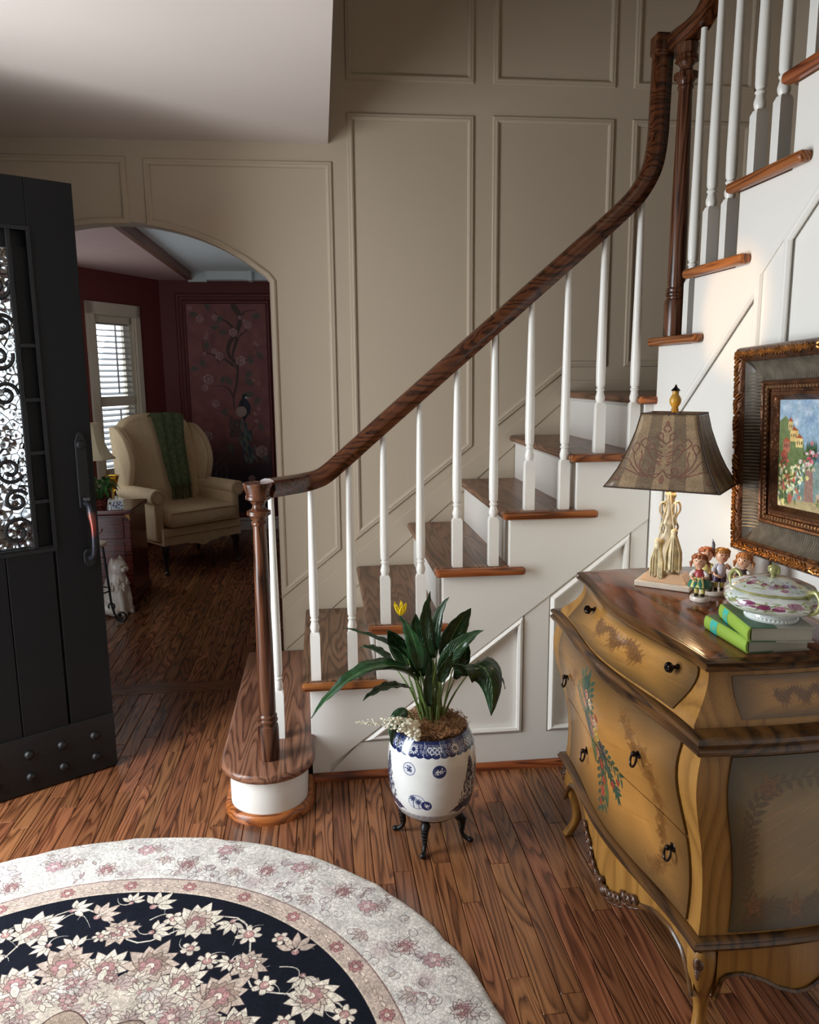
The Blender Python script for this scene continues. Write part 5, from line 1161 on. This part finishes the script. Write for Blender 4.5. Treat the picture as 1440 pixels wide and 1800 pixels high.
def fleaf(side, s, n):
    for q in (-1, 1):
        a0 = .018; c0 = .060; ln = R.uniform(.014, .022); an = R.uniform(.3, .8) * q; dirs = 1 if s > 0 else -1
        P = [fpt(side, s + dirs * t * ln * math.cos(an), a0 + t * ln * math.sin(an), c0 + .004 * math.sin(PI * t) - .004 * t) for t in (0, .35, .7, 1)]; lf.tube(P, [.001, .0034, .0028, .0006], 6)
alongframe(.018, .011, fleaf); l_f = lf.build('leaf_carving', simple('leaf_gilt', srgb(160, 104, 50), .3, metal=.6, var=.5, nscale=50), PFR); l_f['kind'] = 'stuff'
MB().box(-.004, .0, -fw_ + .004, fw_ - .004, -fh_ + .004, fh_ - .004).build('backing', simple('backing_board', srgb(90, 70, 50), .9), PFR, smooth=False)
def paint_land():
    W, H = 900, 600; P = Paint(W, H, (150, 176, 196)); random.seed(44)
    for k in range(300): P.disc(random.uniform(0, W), random.uniform(250, H), random.uniform(20, 60), random.choice([(110, 140, 140), (128, 150, 140), (120, 140, 120), (150, 156, 130)]), .5, .8)
    for k in range(50): P.disc(random.uniform(0, W), random.uniform(0, 140), random.uniform(20, 60), random.choice([(226, 230, 232), (206, 214, 222), (120, 150, 190)]), .5, .9)
    P.poly([(300, 300), (420, 190), (560, 150), (700, 120), (900, 90), (900, 330), (300, 330)], (98, 120, 132), .9)
    P.poly([(0, 120), (60, 90), (120, 150), (210, 210), (240, 330), (0, 500)], (110, 126, 78), .95)
    for x, y, w_, h_, c_ in [(100, 170, 70, 60, (222, 190, 120)), (40, 230, 60, 60, (180, 110, 90)), (20, 300, 60, 70, (176, 90, 76)), (150, 210, 60, 50, (230, 206, 140)), (80, 120, 40, 50, (206, 180, 120))]:
        P.poly([(x, y), (x + w_, y), (x + w_, y + h_), (x, y + h_)], c_); P.poly([(x - 5, y), (x + w_ / 2, y - 22), (x + w_ + 5, y)], (168, 90, 60))
        for q in range(3): P.poly([(x + 10 + q * 18, y + 18), (x + 18 + q * 18, y + 18), (x + 18 + q * 18, y + 34), (x + 10 + q * 18, y + 34)], (90, 70, 60))
    for k in range(6): P.leaf(250 + k * 14, 330, 110, 14, -PI / 2, (44, 66, 44)); 
    P.poly([(230, 560), (240, 380), (300, 380), (312, 560)], (156, 122, 110)); P.poly([(220, 380), (225, 362), (318, 362), (322, 380)], (206, 190, 170)); P.poly([(240, 360), (236, 320), (300, 320), (296, 360)], (214, 200, 186))
    P.poly([(0, 560), (900, 520), (900, 600), (0, 600)], (176, 160, 120)); P.poly([(330, 500), (900, 460), (900, 530), (330, 560)], (206, 180, 140), .8)
    def fl_(x, y, s, c_, n=16):
        for _ in range(n): P.disc(x + random.gauss(0, 22) * s, y + random.gauss(0, 18) * s, random.uniform(4, 10) * s, random.choice(c_), .9)
        for _ in range(n // 2): P.leaf(x + random.gauss(0, 26) * s, y + random.gauss(0, 24) * s, 26 * s, 9 * s, random.uniform(0, 6.28), (74, 104, 52), .8)
    fl_(268, 300, 1.3, [(226, 206, 206), (206, 120, 130), (180, 70, 90)], 30)
    for x, y in ((40, 400), (110, 430), (60, 480), (30, 540), (140, 500), (180, 400)): fl_(x, y, 1.5, [(240, 238, 200), (236, 230, 150), (206, 110, 90)], 22)
    for x, y in ((430, 430), (520, 460), (640, 440), (760, 420), (840, 450), (400, 520)): fl_(x, y, 1.4, [(226, 180, 176), (206, 110, 110), (236, 226, 190)], 26)
    P.leaf(110, 520, 60, 40, PI / 2, (186, 96, 76)); P.blur(3); P.noise(.10, 5); P.noise(.07, 16); return P.image('landscape_painting')
b = MB(); iy, iz = fw_ - .136, fh_ - .136
b.add([(-.009, iy, -iz), (-.009, -iy, -iz), (-.009, -iy, iz), (-.009, iy, iz)], [(0, 1, 2, 3)], [(0, 0), (1, 0), (1, 1), (0, 1)]); b.build('painting', painted('oil_painting', paint_land(), .3, .3, 200), PFR, smooth=False)['label'] = 'lake garden landscape in oils'
# ------------------------------------------------------------ ROOM BEYOND THE ARCH
FY = 7.40; FZ = 2.28
struct(MB().box(-1.50, 1.0, FY, FY + .1, 0, 2.7).build('wall_far', red_paint, smooth=False))
PA = Vector((-1.45, 7.3, 0)); DA = Vector((.454, .891, 0)); NA = Vector((.891, -.454, 0))    # angled wall, normal into the room
MA = Matrix(((DA.x, NA.x, 0, PA.x), (DA.y, NA.y, 0, PA.y), (0, 0, 1, 0), (0, 0, 0, 1)))
def angled(name, mb, mat, **k): o = mb.build(name, mat, **k); o.matrix_world = MA; return o
wt = .14; w0, w1, wz0, wz1 = -.735, -.25, .62, 1.93
wa = MB().box(-1.10, w0, -wt, 0, 0, 2.5).box(-2.0, -1.90, -wt, 0, 0, 2.5).box(-1.90, -1.10, -wt, 0, 0, .5).box(-1.90, -1.10, -wt, 0, 1.95, 2.5).box(w1, .12, -wt, 0, 0, 2.5).box(w0, w1, -wt, 0, 0, wz0).box(w0, w1, -wt, 0, wz1, 2.5)
struct(angled('wall_angled', wa, red_paint, smooth=False))
# left wall of that room; assumed second window added to brighten the door's glass
struct(MB().box(-2.40, -2.28, 3.64, 5.58, 0, 2.6).build('wall_bay', red_paint, smooth=False))
w2 = MB().box(-1.98, -1.88, -wt, .02, .42, 2.04).box(-1.12, -1.02, -wt, .02, .42, 2.04).box(-1.98, -1.02, -wt, .02, .42, .5).box(-1.98, -1.02, -wt, .02, 1.95, 2.04).box(-1.515, -1.485, -.09, -.05, .5, 1.95).box(-1.9, -1.1, -.09, -.05, 1.20, 1.24)
struct(angled('window_assumed', w2, trim_paint, smooth=False))
struct(MB().box(.9, 1.0, YW + .12, FY, 0, 2.7).build('wall_side', red_paint, smooth=False))
struct(MB().box(-2.4, -1.12, YW + .12, FY, FZ, FZ + .12).build('ceiling_soffit', pink_bounce_ceiling, smooth=False))
struct(MB().box(-1.12, 1.0, YW + .12, FY, FZ + .05, FZ + .15).build('ceiling_tray', white_ceiling, smooth=False))
struct(MB().box(-1.13, -1.085, YW + .12, FY - .16, FZ - .018, FZ + .06).build('trim_2', simple('dark_rose_beam', srgb(120, 82, 66), .5), smooth=False, bevel=.004), 'dark beam edge between the pink-tinted soffit and the white tray ceiling')
cr = MB().box(-1.12, -.96, FY - .16, FY - .10, FZ - .03, FZ + .06).box(-.96, -.60, FY - .22, FY - .10, FZ - .02, FZ + .06).box(-.60, -.56, FY - .26, FY - .12, FZ - .03, FZ + .06).box(-.56, 1.0, FY - .20, FY - .1, FZ - .02, FZ + .06).box(-1.12, 1.0, FY - .1, FY, FZ, FZ + .06)
struct(cr.build('trim_3', white_ceiling, smooth=False, bevel=.004), 'white stepped crown along the far side of the tray ceiling')
struct(MB().box(-1.42, 1.0, FY - .018, FY, 0, .12).build('baseboard_far', trim_paint, smooth=False, bevel=.004))
# window with shutters on the angled wall
win = bpy.data.objects.new('window_1', None); COL.objects.link(win); win.matrix_world = MA; struct(win, 'shuttered window with white louvres beside the wing chair')
cream_t = simple('cream_window_trim', srgb(226, 214, 190), .45, var=.02)
c = MB(); c.box(w0 - .001, w0 + .006, -wt, 0, wz0, wz1).box(w1 - .006, w1 + .001, -wt, 0, wz0, wz1).box(w0, w1, -wt, 0, wz1 - .006, wz1).box(w0, w1, -wt, 0, wz0, wz0 + .006); k_ = .085; c.box(w0 - k_, w0, 0, .022, wz0 - .1, wz1 + .1).box(w1, w1 + .06, 0, .022, wz0 - .1, wz1 + .1).box(w0 - k_, w1 + .06, 0, .022, wz1, wz1 + .1).box(w0 - k_ - .02, w1 + .08, 0, .05, wz0 - .03, wz0); c.build('window_casing', cream_t, win, smooth=False, bevel=.003)
c = MB()
for a, b_ in ((w0, w0 + .05), (w1 - .045, w1)): c.box(a, b_, -.045, -.015, wz0, wz1)
for a, b_ in ((wz0, wz0 + .06), (1.195, 1.275), (wz1 - .06, wz1)): c.box(w0, w1, -.045, -.015, a, b_)
c.build('shutter_frame', cream_t, win, smooth=False, bevel=.002)
sl = MB(); hw = (w1 - w0 - .095) / 2; sl.box(-hw, hw, -.0035, .0035, -.027, .027); slat_me = sl.mesh('slat', trim_paint, smooth=False)
zz = 1.30
def slat(z):
    o = bpy.data.objects.new('slat', slat_me); COL.objects.link(o); o.parent = win; o.location = ((w0 + w1) / 2 + .0025, -.03, z); o.rotation_euler = (math.radians(76), 0, 0)
while zz < wz1 - .065: slat(zz); zz += .047
zz = .70
while zz < 1.185: slat(zz); zz += .047
for a, b_ in ((1.30, 1.86), (.70, 1.17)): MB().box((w0 + w1) / 2 - .005, (w0 + w1) / 2 + .005, .0, .01, a, b_).build('tilt_rod', trim_paint, win, smooth=False)
gl, nt, n_, l_, b_ = newmat('window_glass'); b_.inputs['Transmission Weight'].default_value = 1; b_.inputs['Roughness'].default_value = 0; b_.inputs['IOR'].default_value = 1.01
MB().box(w0, w1, -.11, -.106, wz0, wz1).build('pane', gl, win, smooth=False)
# mural panel
def paint_mural():
    W, H = 640, 1740; P = Paint(W, H, (150, 96, 90)); random.seed(77)
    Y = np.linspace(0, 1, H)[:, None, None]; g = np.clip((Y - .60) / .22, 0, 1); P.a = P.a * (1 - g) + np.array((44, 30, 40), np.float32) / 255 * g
    P.noise(.10, 50); br = (84, 66, 60); pk = (190, 150, 142); pd = (128, 84, 84); gn = (92, 98, 84)
    def limb(pts, w_, col=br): c_ = [(p.x, p.y) for p in crom([(a, b, 0) for a, b in pts], 8)]; P.line(c_, w_, col, .95, True)
    limb([(380, 20), (430, 110), (400, 220), (330, 330), (330, 420), (390, 500), (380, 640), (350, 760), (350, 860)], 44); limb([(400, 280), (360, 400), (350, 480)], 30)
    limb([(390, 220), (330, 150), (260, 110), (230, 60)], 22); limb([(430, 110), (480, 60), (560, 50)], 16); limb([(420, 260), (480, 210), (500, 180)], 14); limb([(360, 500), (280, 440), (170, 400), (130, 400)], 22); limb([(350, 760), (300, 680), (180, 660)], 16); limb([(130, 390), (120, 320), (150, 260)], 10)
    limb([(240, 470), (200, 380), (200, 240)], 10); limb([(370, 520), (480, 450), (560, 400)], 10); limb([(340, 930), (240, 880), (180, 850)], 8); limb([(460, 1060), (520, 980), (540, 880)], 8); limb([(160, 1400), (260, 1340), (380, 1460)], 10)
    for x, y, r in [(110, 120, 34), (370, 230, 36), (490, 170, 34), (430, 110, 18), (460, 140, 18), (250, 420, 36), (420, 460, 44), (150, 610, 46), (120, 680, 30), (200, 810, 34), (120, 1080, 48), (560, 1220, 54), (130, 400, 16), (150, 270, 18), (160, 240, 14), (540, 320, 16), (520, 900, 18), (550, 860, 16), (530, 960, 18), (560, 330, 14), (210, 380, 24), (30, 40, 22), (230, 110, 26), (520, 620, 14), (560, 650, 12), (470, 1450, 30), (420, 1500, 22)]:
        P.rose(x, y, r, pk if y < 1000 else (170, 140, 134), pd, .95)
    for x, y in [(220, 210), (290, 250), (130, 330), (90, 480), (250, 600), (300, 640), (460, 560), (500, 620), (520, 450), (560, 430), (250, 110), (60, 60), (480, 760), (520, 780), (440, 720), (250, 880), (540, 1020), (40, 500), (330, 1180), (600, 1260), (150, 20), (570, 120)]:
        a0 = random.uniform(0, 6.28)
        for q in range(8): P.leaf(x, y, 60, 11, a0 + (q - 4) * .28, gn, .7, None, 1, .3)
    # long-tailed bird on the trunk
    P.leaf(430, 760, 200, 90, PI / 2, (40, 44, 52), 1); P.disc(440, 760, 26, (44, 50, 56)); P.disc(452, 764, 12, (196, 186, 176)); P.poly([(464, 762), (490, 772), (464, 774)], (180, 160, 130)); P.leaf(436, 770, 150, 56, 1.3, (50, 54, 66)); P.disc(408, 880, 44, (176, 150, 136))
    for k in range(60): a = random.uniform(0, 1); P.leaf(400 + random.gauss(0, 30) + 60 * a, 930 + 330 * a, 80, 16, 1.4 + random.uniform(-.3, .3), random.choice([(92, 116, 116), (60, 78, 84), (112, 126, 112)]), .85)
    for k in range(26): P.rose(300 + random.uniform(0, 90), 940 + random.uniform(0, 150), 16, (120, 92, 90), (60, 44, 50), .7)
    for k in range(16): x = random.uniform(60, 260); limb([(x, 1560), (x + random.uniform(-60, 60), 1380), (x + random.uniform(-90, 120), 1260)], 6, (104, 92, 92))
    for k in range(12): limb([(random.uniform(40, 300), 1600 + k * 6), (300, 1520 + k * 5), (560, 1560 + k * 8)], 5, (110, 72, 74))
    return P.image('mural_print')
mu = thing('mural_panel', 'rose-coloured floral panel with a long-tailed bird on the far red wall', 'mural', (-.822, FY - .001, 0))
hx = .353; z0_, z1_ = .17, 2.075
b = MB(); b.add([(-hx, -.012, z0_), (hx, -.012, z0_), (hx, -.012, z1_), (-hx, -.012, z1_), (-hx, 0, z0_), (hx, 0, z0_), (hx, 0, z1_), (-hx, 0, z1_)], [(0, 1, 2, 3), (4, 7, 6, 5), (0, 4, 5, 1), (1, 5, 6, 2), (2, 6, 7, 3), (3, 7, 4, 0)], [(0, 0), (1, 0), (1, 1), (0, 1)] * 2)
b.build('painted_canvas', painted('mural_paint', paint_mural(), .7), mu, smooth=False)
for q in (.018, .075): MB().sweep([(-hx - q, 0, z0_ - q), (hx + q, 0, z0_ - q), (hx + q, 0, z1_ + q), (-hx - q, 0, z1_ + q)], [(-.016, 0), (-.012, .014), (.006, .018), (.016, 0)], (0, -1, 0), closed=True).build('panel_moulding', red_paint, mu)

# wing chair
uph = simple('beige_upholstery', srgb(206, 178, 138), .85, var=.05, nscale=30, bmp=.3, bscale=500); pipe = simple('beige_piping', srgb(176, 146, 108), .8); dkleg = simple('dark_chair_leg', srgb(34, 20, 16), .35)
ch = thing('wing_chair', 'beige upholstered wing chair by the shuttered window in the red room', 'chair', (-1.10, 6.16, 0), 40)
def rbox(b, x0, x1, y0, y1, z0, z1, r=.03):
    def ring(q, z):
        P = []; X0, X1, Y0, Y1 = x0 + q, x1 - q, y0 + q, y1 - q; rr = r
        for cx, cy, a0 in ((X1 - rr, Y1 - rr, 0), (X0 + rr, Y1 - rr, PI / 2), (X0 + rr, Y0 + rr, PI), (X1 - rr, Y0 + rr, 3 * PI / 2)):
            for k in range(4): P.append(Vector((cx + rr * math.cos(a0 + k * PI / 6), cy + rr * math.sin(a0 + k * PI / 6), z)))
        return P
    return b.loft([ring(r * .6, z0), ring(.15 * r, z0 + r * .4), ring(0, z0 + r), ring(0, z1 - r), ring(.15 * r, z1 - r * .4), ring(r * .6, z1)])
fr2 = MB()   # seat rail with scalloped lower edge
N = 24; V = []
for yo in (0, .60):
    for top_ in (1, 0):
        for i in range(N + 1):
            x = -.33 + .66 * i / N; s = abs(x); z = .34 if top_ else (.22 - .035 * max(0, math.cos(PI * s / .16)) * (s < .08) - (.012 if .08 < s < .12 else 0)); V.append((x, -.31 + yo, z))
n = N + 1; fs = []
for i in range(N): fs += [(i, i + 1, n + i + 1, n + i), (2 * n + i, 3 * n + i, 3 * n + i + 1, 2 * n + i + 1), (i, 2 * n + i, 2 * n + i + 1, i + 1), (n + i, n + i + 1, 3 * n + i + 1, 3 * n + i)]
fs += [(0, n, 3 * n, 2 * n), (N, 2 * n + N, 3 * n + N, n + N)]
fr2.add(V, fs); fr2.build('seat_rail', uph, ch, ang=50); MB().tube([(-.33, -.313, .285), (.33, -.313, .285)], .004, 6).build('piping', pipe, ch)
cu = rbox(MB(), -.29, .29, -.345, .22, .345, .47, .04).build('seat_cushion', uph, ch, ang=60)
MB().tube([(-.28, -.346, .455), (.28, -.346, .455)], .0045, 6).tube([(-.28, -.346, .36), (.28, -.346, .36)], .0045, 6).build('piping', pipe, cu)
# backrest : camel topped
b = MB(); rings = []
outl = [(-.30, .40), (-.315, .60), (-.325, .85), (-.31, 1.00), (-.26, 1.09), (-.16, 1.135), (0, 1.15), (.16, 1.135), (.26, 1.09), (.31, 1.00), (.325, .85), (.315, .60), (.30, .40)]
oc = [(p.x, p.z) for p in crom([(x, 0, z) for x, z in outl], 4)]
def bk(x, z, y): return Vector((x, y + (z - .4) * .17, z))
for y, s_ in ((.20, .93), (.185, .97), (.20, 1.0), (.29, 1.0), (.31, .97)): rings.append([bk(x * s_, .62 + (z - .62) * s_, y) for x, z in oc])
rings[0], rings[1] = [bk(x * .90, .62 + (z - .62) * .90, .175) for x, z in oc], [bk(x * .97, .62 + (z - .62) * .97, .18) for x, z in oc]
b.loft(rings).build('backrest', uph, ch, ang=60)
for s in (-1, 1):
    wpts = [(.30, 1.06), (.20, 1.05), (.09, .98), (.03, .88), (.02, .78), (.06, .68), (.10, .60), (.12, .50), (.30, .50)]
    wc = [(p.x, p.z) for p in crom([(y, 0, z) for y, z in wpts], 4)]
    b = MB(); rings = []
    for x, q in ((.300, .96), (.306, 1), (.345, 1), (.352, .96)): rings.append([Vector((s * (x + .02 * (.3 - y)), .17 + (y - .17) * q + (z - .4) * .13, .75 + (z - .75) * q)) for y, z in wc])
    b.loft(rings).build('wing', uph, ch, ang=60)
    MB().tube([Vector((s * (.300 + .02 * (.3 - y)), y + (z - .4) * .13 - .002, z)) for y, z in wc[:30]], .005, 6).build('piping', pipe, ch)
    b = MB(); rbox(b, min(s * .29, s * .36), max(s * .29, s * .36), -.27, .30, .24, .56, .025); b.tube([(s * .34, y, .575 - .0 * y) for y in (-.285, -.28, -.1, .1, .26)], [.04, .058, .058, .056, .05], 16); b.build('arm', uph, ch, ang=60)
    MB().tube([(s * .34 + .045 * math.cos(t * .4), -.29, .575 + .045 * math.sin(t * .4)) for t in range(17)], .004, 6).build('piping', pipe, ch)
    for sy in (-1, 1):
        P = [(s * .29, sy * .26 + .0, .235), (s * .305, sy * .275, .17), (s * .30, sy * .27, .10), (s * .305, sy * .285, .03), (s * .31, sy * .295, .006)]
        MB().tube(crom(P, 4), [.032] * 3 + [.03, .028, .026, .023, .021, .019, .017, .015, .014, .014, .016, .018, .02, .02], 10).build('leg', dkleg, ch)
# throw over the chair
thr = simple('green_throw', srgb(86, 96, 62), .9, var=.3, nscale=40, bmp=.5, bscale=200)
th = thing('throw_blanket', 'green fringed throw hanging over the wing chair backrest', 'throw', (-1.10, 6.16, 0), 40)
def thp(u, v):
    x = .075 + .04 * v + .30 * (u - .5) * (1.05 - .55 * v) ; 
    if v < .12: k = v / .12; y = .37 - .10 * k; z = 1.02 + .135 * math.sin(k * PI / 2) - .10 * max(0, x - .12) * 2
    else: k = (v - .12) / .88; z = 1.15 - .58 * k - .10 * max(0, x - .12) * 2 * (1 - k); y = .155 + (z - .4) * .17 - .004
    x += .012 * math.sin(v * 5 + u * 3)
    return Vector((x, y + .012 * math.sin(u * 19 + v * 3) - .012, z))
MB().grid(22, 28, thp).build('cloth', thr, th, ang=80, solid=.008)
b = MB(); R = random.Random(12)
for k in range(44):
    p = thp(k / 43, 1); b.tube([p, p + Vector((R.uniform(-.006, .006), -.004, -.05)), p + Vector((R.uniform(-.012, .012), -.006, -.095 - R.uniform(0, .01)))], .0022, 4)
b.build('fringe', thr, th)['kind'] = 'stuff'
# carved chest with things on it
ch_m = oak('dark_red_chest_wood', 'X', (30, 10, 8), (86, 34, 26), (112, 50, 36), .22, rnd=False, kind='Object'); cs = thing('chest', 'dark red polished chest with brass corners between the door edge and the wing chair', 'chest', (-1.51, 5.22, 0))
MB().box(-.30, .30, -.22, .22, .04, .585).build('body', ch_m, cs, smooth=False, bevel=.006); MB().box(-.315, .315, -.235, .235, .585, .615).build('top', ch_m, cs, smooth=False, bevel=.007)
MB().box(-.31, .31, -.23, .23, .0, .05).build('plinth', ch_m, cs, smooth=False, bevel=.006)
brass = simple('dull_brass', srgb(150, 110, 60), .35, metal=.8, var=.3)
for x in (-.30, .30): MB().prism([(x - .03, -.2215, .585), (x + .001 if x > 0 else x + .03, -.2215, .585), (x + .001 if x > 0 else x, -.2215, .545), (x - .01 if x > 0 else x, -.2215, .56)], (0, -.003, 0)).build('brass_corner', brass, cs, smooth=False)
for z in (.16, .34, .50): MB().box(-.26, .26, -.227, -.219, z - .07, z + .07).build('drawer', ch_m, cs, smooth=False, bevel=.004); MB().tube([(.10 + .03 * math.cos(t * .35), -.232, z - .03 * abs(math.sin(t * .35))) for t in range(10)], .003, 6).build('drawer_pull', brass, cs)
l2 = thing('side_lamp', 'small lamp with pleated cream shade standing on the dark chest behind the door edge', 'lamp', (-1.50, 5.24, .615))
csh = simple('cream_lamp_shade', srgb(222, 204, 166), .7, var=.04); 
b = MB(); rings = []
for z, r in ((.30, .165), (.315, .150), (.35, .125), (.40, .105), (.46, .088), (.53, .078)): rings.append([Vector((r * (1 if j % 4 else 1.05) * math.cos(2 * PI * j / 32), r * (1 if j % 4 else 1.05) * math.sin(2 * PI * j / 32), z)) for j in range(32)])
b.loft(rings, cap=False).build('lamp_shade', csh, l2, ang=30, solid=.003)
MB().lathe([(.06, 0), (.062, .01), (.03, .025), (.015, .05), (.03, .09), (.045, .13), (.03, .18), (.012, .21), (.010, .34)], 20).build('base', brass, l2)
vs_ = thing('amber_goblet', 'flared amber glass goblet on the dark chest', 'glass', (-1.375, 5.29, .615)); am, nt, n_, l_, b_ = newmat('amber_glass'); b_.inputs['Base Color'].default_value = srgb(236, 186, 74); b_.inputs['Transmission Weight'].default_value = .8; b_.inputs['Roughness'].default_value = .08
MB().lathe([(.0, .0), (.035, .001), (.034, .006), (.008, .014), (.007, .07), (.022, .09), (.032, .13), (.045, .175), (.052, .185), (.049, .183), (.030, .13), (.018, .092), (0, .09)], 20).build('glass', am, vs_)
pl = thing('potted_plant', 'leafy green plant in a small pot on the dark chest corner', 'plant', (-1.40, 5.09, .615)); MB().lathe([(.0, 0), (.032, 0), (.042, .06), (.044, .065), (.038, .064), (.0, .055)], 18).build('pot', ch_m, pl)
lf2 = simple('soft_green_leaf', srgb(58, 104, 44), .4, var=.35, nscale=30); R = random.Random(3)
for k in range(30):
    a = R.uniform(0, 6.28); h = R.uniform(.05, .19); d = Vector((math.cos(a), math.sin(a), 0)); p0 = d * R.uniform(.01, .07) + Vector((0, 0, .06 + h * .7)); b = MB(); leafmesh(b, p0, p0 + d * .035 + Vector((0, 0, .02)), p0 + d * .075 + Vector((0, 0, R.uniform(-.045, .01))), .042, n=6); b.tube([(0, 0, .05), tuple(p0)], .0018, 4); b.build('leaf', lf2, pl, ang=80)
bx = thing('porcelain_jar', 'small square blue and white porcelain jar with lid on the chest', 'jar', (-1.295, 5.05, .615), 20)
Pj = Paint(256, 256, (216, 218, 214)); random.seed(6)
for k in range(20): Pj.leaf(random.uniform(10, 240), random.uniform(30, 230), 60, 22, random.uniform(0, 6.28), (56, 74, 120), .85)
for k in range(4): Pj.rose(40 + 60 * k, 120 + 30 * (k % 2), 26, (70, 84, 130), (30, 40, 80))
mj = painted('jar_porcelain', Pj.image('jar_print'), .15, coat=.5)
b = MB(); 
for i in range(4): a = PI / 2 * i; Rm = Matrix.Rotation(a, 3, 'Z'); b.add([Rm @ Vector(p) for p in ((-.035, -.035, 0), (.035, -.035, 0), (.035, -.035, .055), (-.035, -.035, .055))], [(0, 1, 2, 3)], [(0, 0), (1, 0), (1, 1), (0, 1)])
b.box(-.0345, .0345, -.0345, .0345, .0, .0545); b.build('jar', mj, bx, smooth=False); b = MB(); b.box(-.038, .038, -.038, .038, .055, .064).lathe([(.010, .064), (.006, .07), (.011, .078), (.0, .084)], 12); b.build('lid', wpor, bx, ang=40)
# iron side table
it = thing('iron_side_table', 'small wrought iron table with pale top and scrolled feet, mostly behind the door', 'side table', (-1.355, 4.62, 0))
MB().lathe([(.0, .47), (.090, .47), (.095, .478), (.093, .488), (.0, .488)], 32).build('table_top', simple('pale_stone_top', srgb(206, 190, 164), .4), it)
for k in range(3):
    a = math.radians(-5 + 120 * k); d = Vector((math.cos(a), math.sin(a), 0)); p = lambda r, z: d * r + Vector((0, 0, z))
    b = MB(); b.tube([p(.075, .47), p(.088, .30), p(.10, .12), p(.115, .055)], .007, 8)
    b.tube([p(.155 + (.036 - .0009 * t) * math.cos(PI - .3 + t * .33) * -1 * -1, .044 + (.036 - .0009 * t) * math.sin(PI - .3 + t * .33)) for t in range(28)], [.007] * 22 + [.0075, .008, .008, .007, .006, .004], 8)
    b.tube([p(.10 + .018 * math.cos(t * .45 - 1), .105 + .018 * math.sin(t * .45 - 1)) for t in range(12)], .005, 7); b.build('leg', black_iron, it, ang=70)
MB().tube([(.094 * math.cos(t * PI / 16), .094 * math.sin(t * PI / 16), .20) for t in range(33)], .004, 6).build('ring', black_iron, it)
# cat figure
catm = simple('white_glazed_cat', srgb(226, 214, 200), .3, var=.08, nscale=30, bmp=.25, bscale=50, coat=.3)
ct = thing('cat_figure', 'white glazed sitting long-haired cat figure on the floor before the dark chest', 'cat figure', (-1.30, 4.84, 0), 62)
b = MB(); rings = []    # faces -y locally; one continuous body from haunches to muzzle
secs = [(.0, .06, .085, .0), (.0, .075, .10, .012), (.005, .082, .108, .05), (.0, .078, .098, .10), (-.012, .070, .082, .15), (-.024, .064, .070, .19), (-.032, .062, .066, .22), (-.036, .050, .052, .245), (-.040, .047, .050, .258), (-.046, .053, .056, .278), (-.048, .054, .056, .300), (-.044, .046, .048, .322), (-.040, .028, .030, .338), (-.040, .006, .006, .342)]
for cy, rx, ry, z in secs: rings.append([Vector((rx * (1 + .03 * math.sin(7 * 2 * PI * j / 28 + z * 60)) * math.cos(2 * PI * j / 28), cy + ry * (1 + .03 * math.sin(9 * 2 * PI * j / 28 + z * 50)) * math.sin(2 * PI * j / 28), z)) for j in range(28)])
b.loft(rings)
for s in (-1, 1):
    b.tube([(s * .030, -.07, .16), (s * .032, -.088, .09), (s * .031, -.092, .03), (s * .031, -.098, .012), (s * .031, -.118, .009)], [.026, .022, .018, .017, .011], 12)
    b.tube([(s * .062, .03, .07), (s * .075, -.01, .05), (s * .068, -.06, .022), (s * .062, -.085, .012)], [.045, .042, .024, .014], 12)
    b.lathe([(.020, .0), (.014, .016), (.002, .036)], 8, (s * .034, -.038, .322)); b.ball((s * .013, -.100, .282), .015, 10, 8)
b.ball((0, -.100, .290), .012, 10, 8); b.tube([(0, .09, .02), (.05, .11, .02), (.10, .07, .02), (.115, .01, .018), (.11, -.03, .016)], [.028, .030, .028, .024, .014], 12); b.build('body', catm, ct, ang=80)
for s in (-1, 1): MB().ball((s * .021, -.098, .303), .0065, 10, 8, 1, .6, .8).build('eye', simple('amber_eye', srgb(150, 130, 60), .2), ct)
MB().ball((0, -.1145, .289), .0045, 8, 6).build('nose', simple('pink_nose', srgb(206, 140, 128), .4), ct)
R = random.Random(9)
for k in range(34):
    a = R.uniform(PI * 1.02, PI * 1.98); z = R.uniform(.17, .245); r = .062; p = Vector((r * math.cos(a), -.03 + r * math.sin(a), z)); MB().tube([p, p * 1.0 + Vector((.008 * math.cos(a), .010 * math.sin(a), -.02)), p + Vector((.004 * math.cos(a), .006 * math.sin(a), -.042))], [.006, .0075, .001], 6).build('ruff_tuft', catm, ct, ang=80) if k % 2 == 0 else None
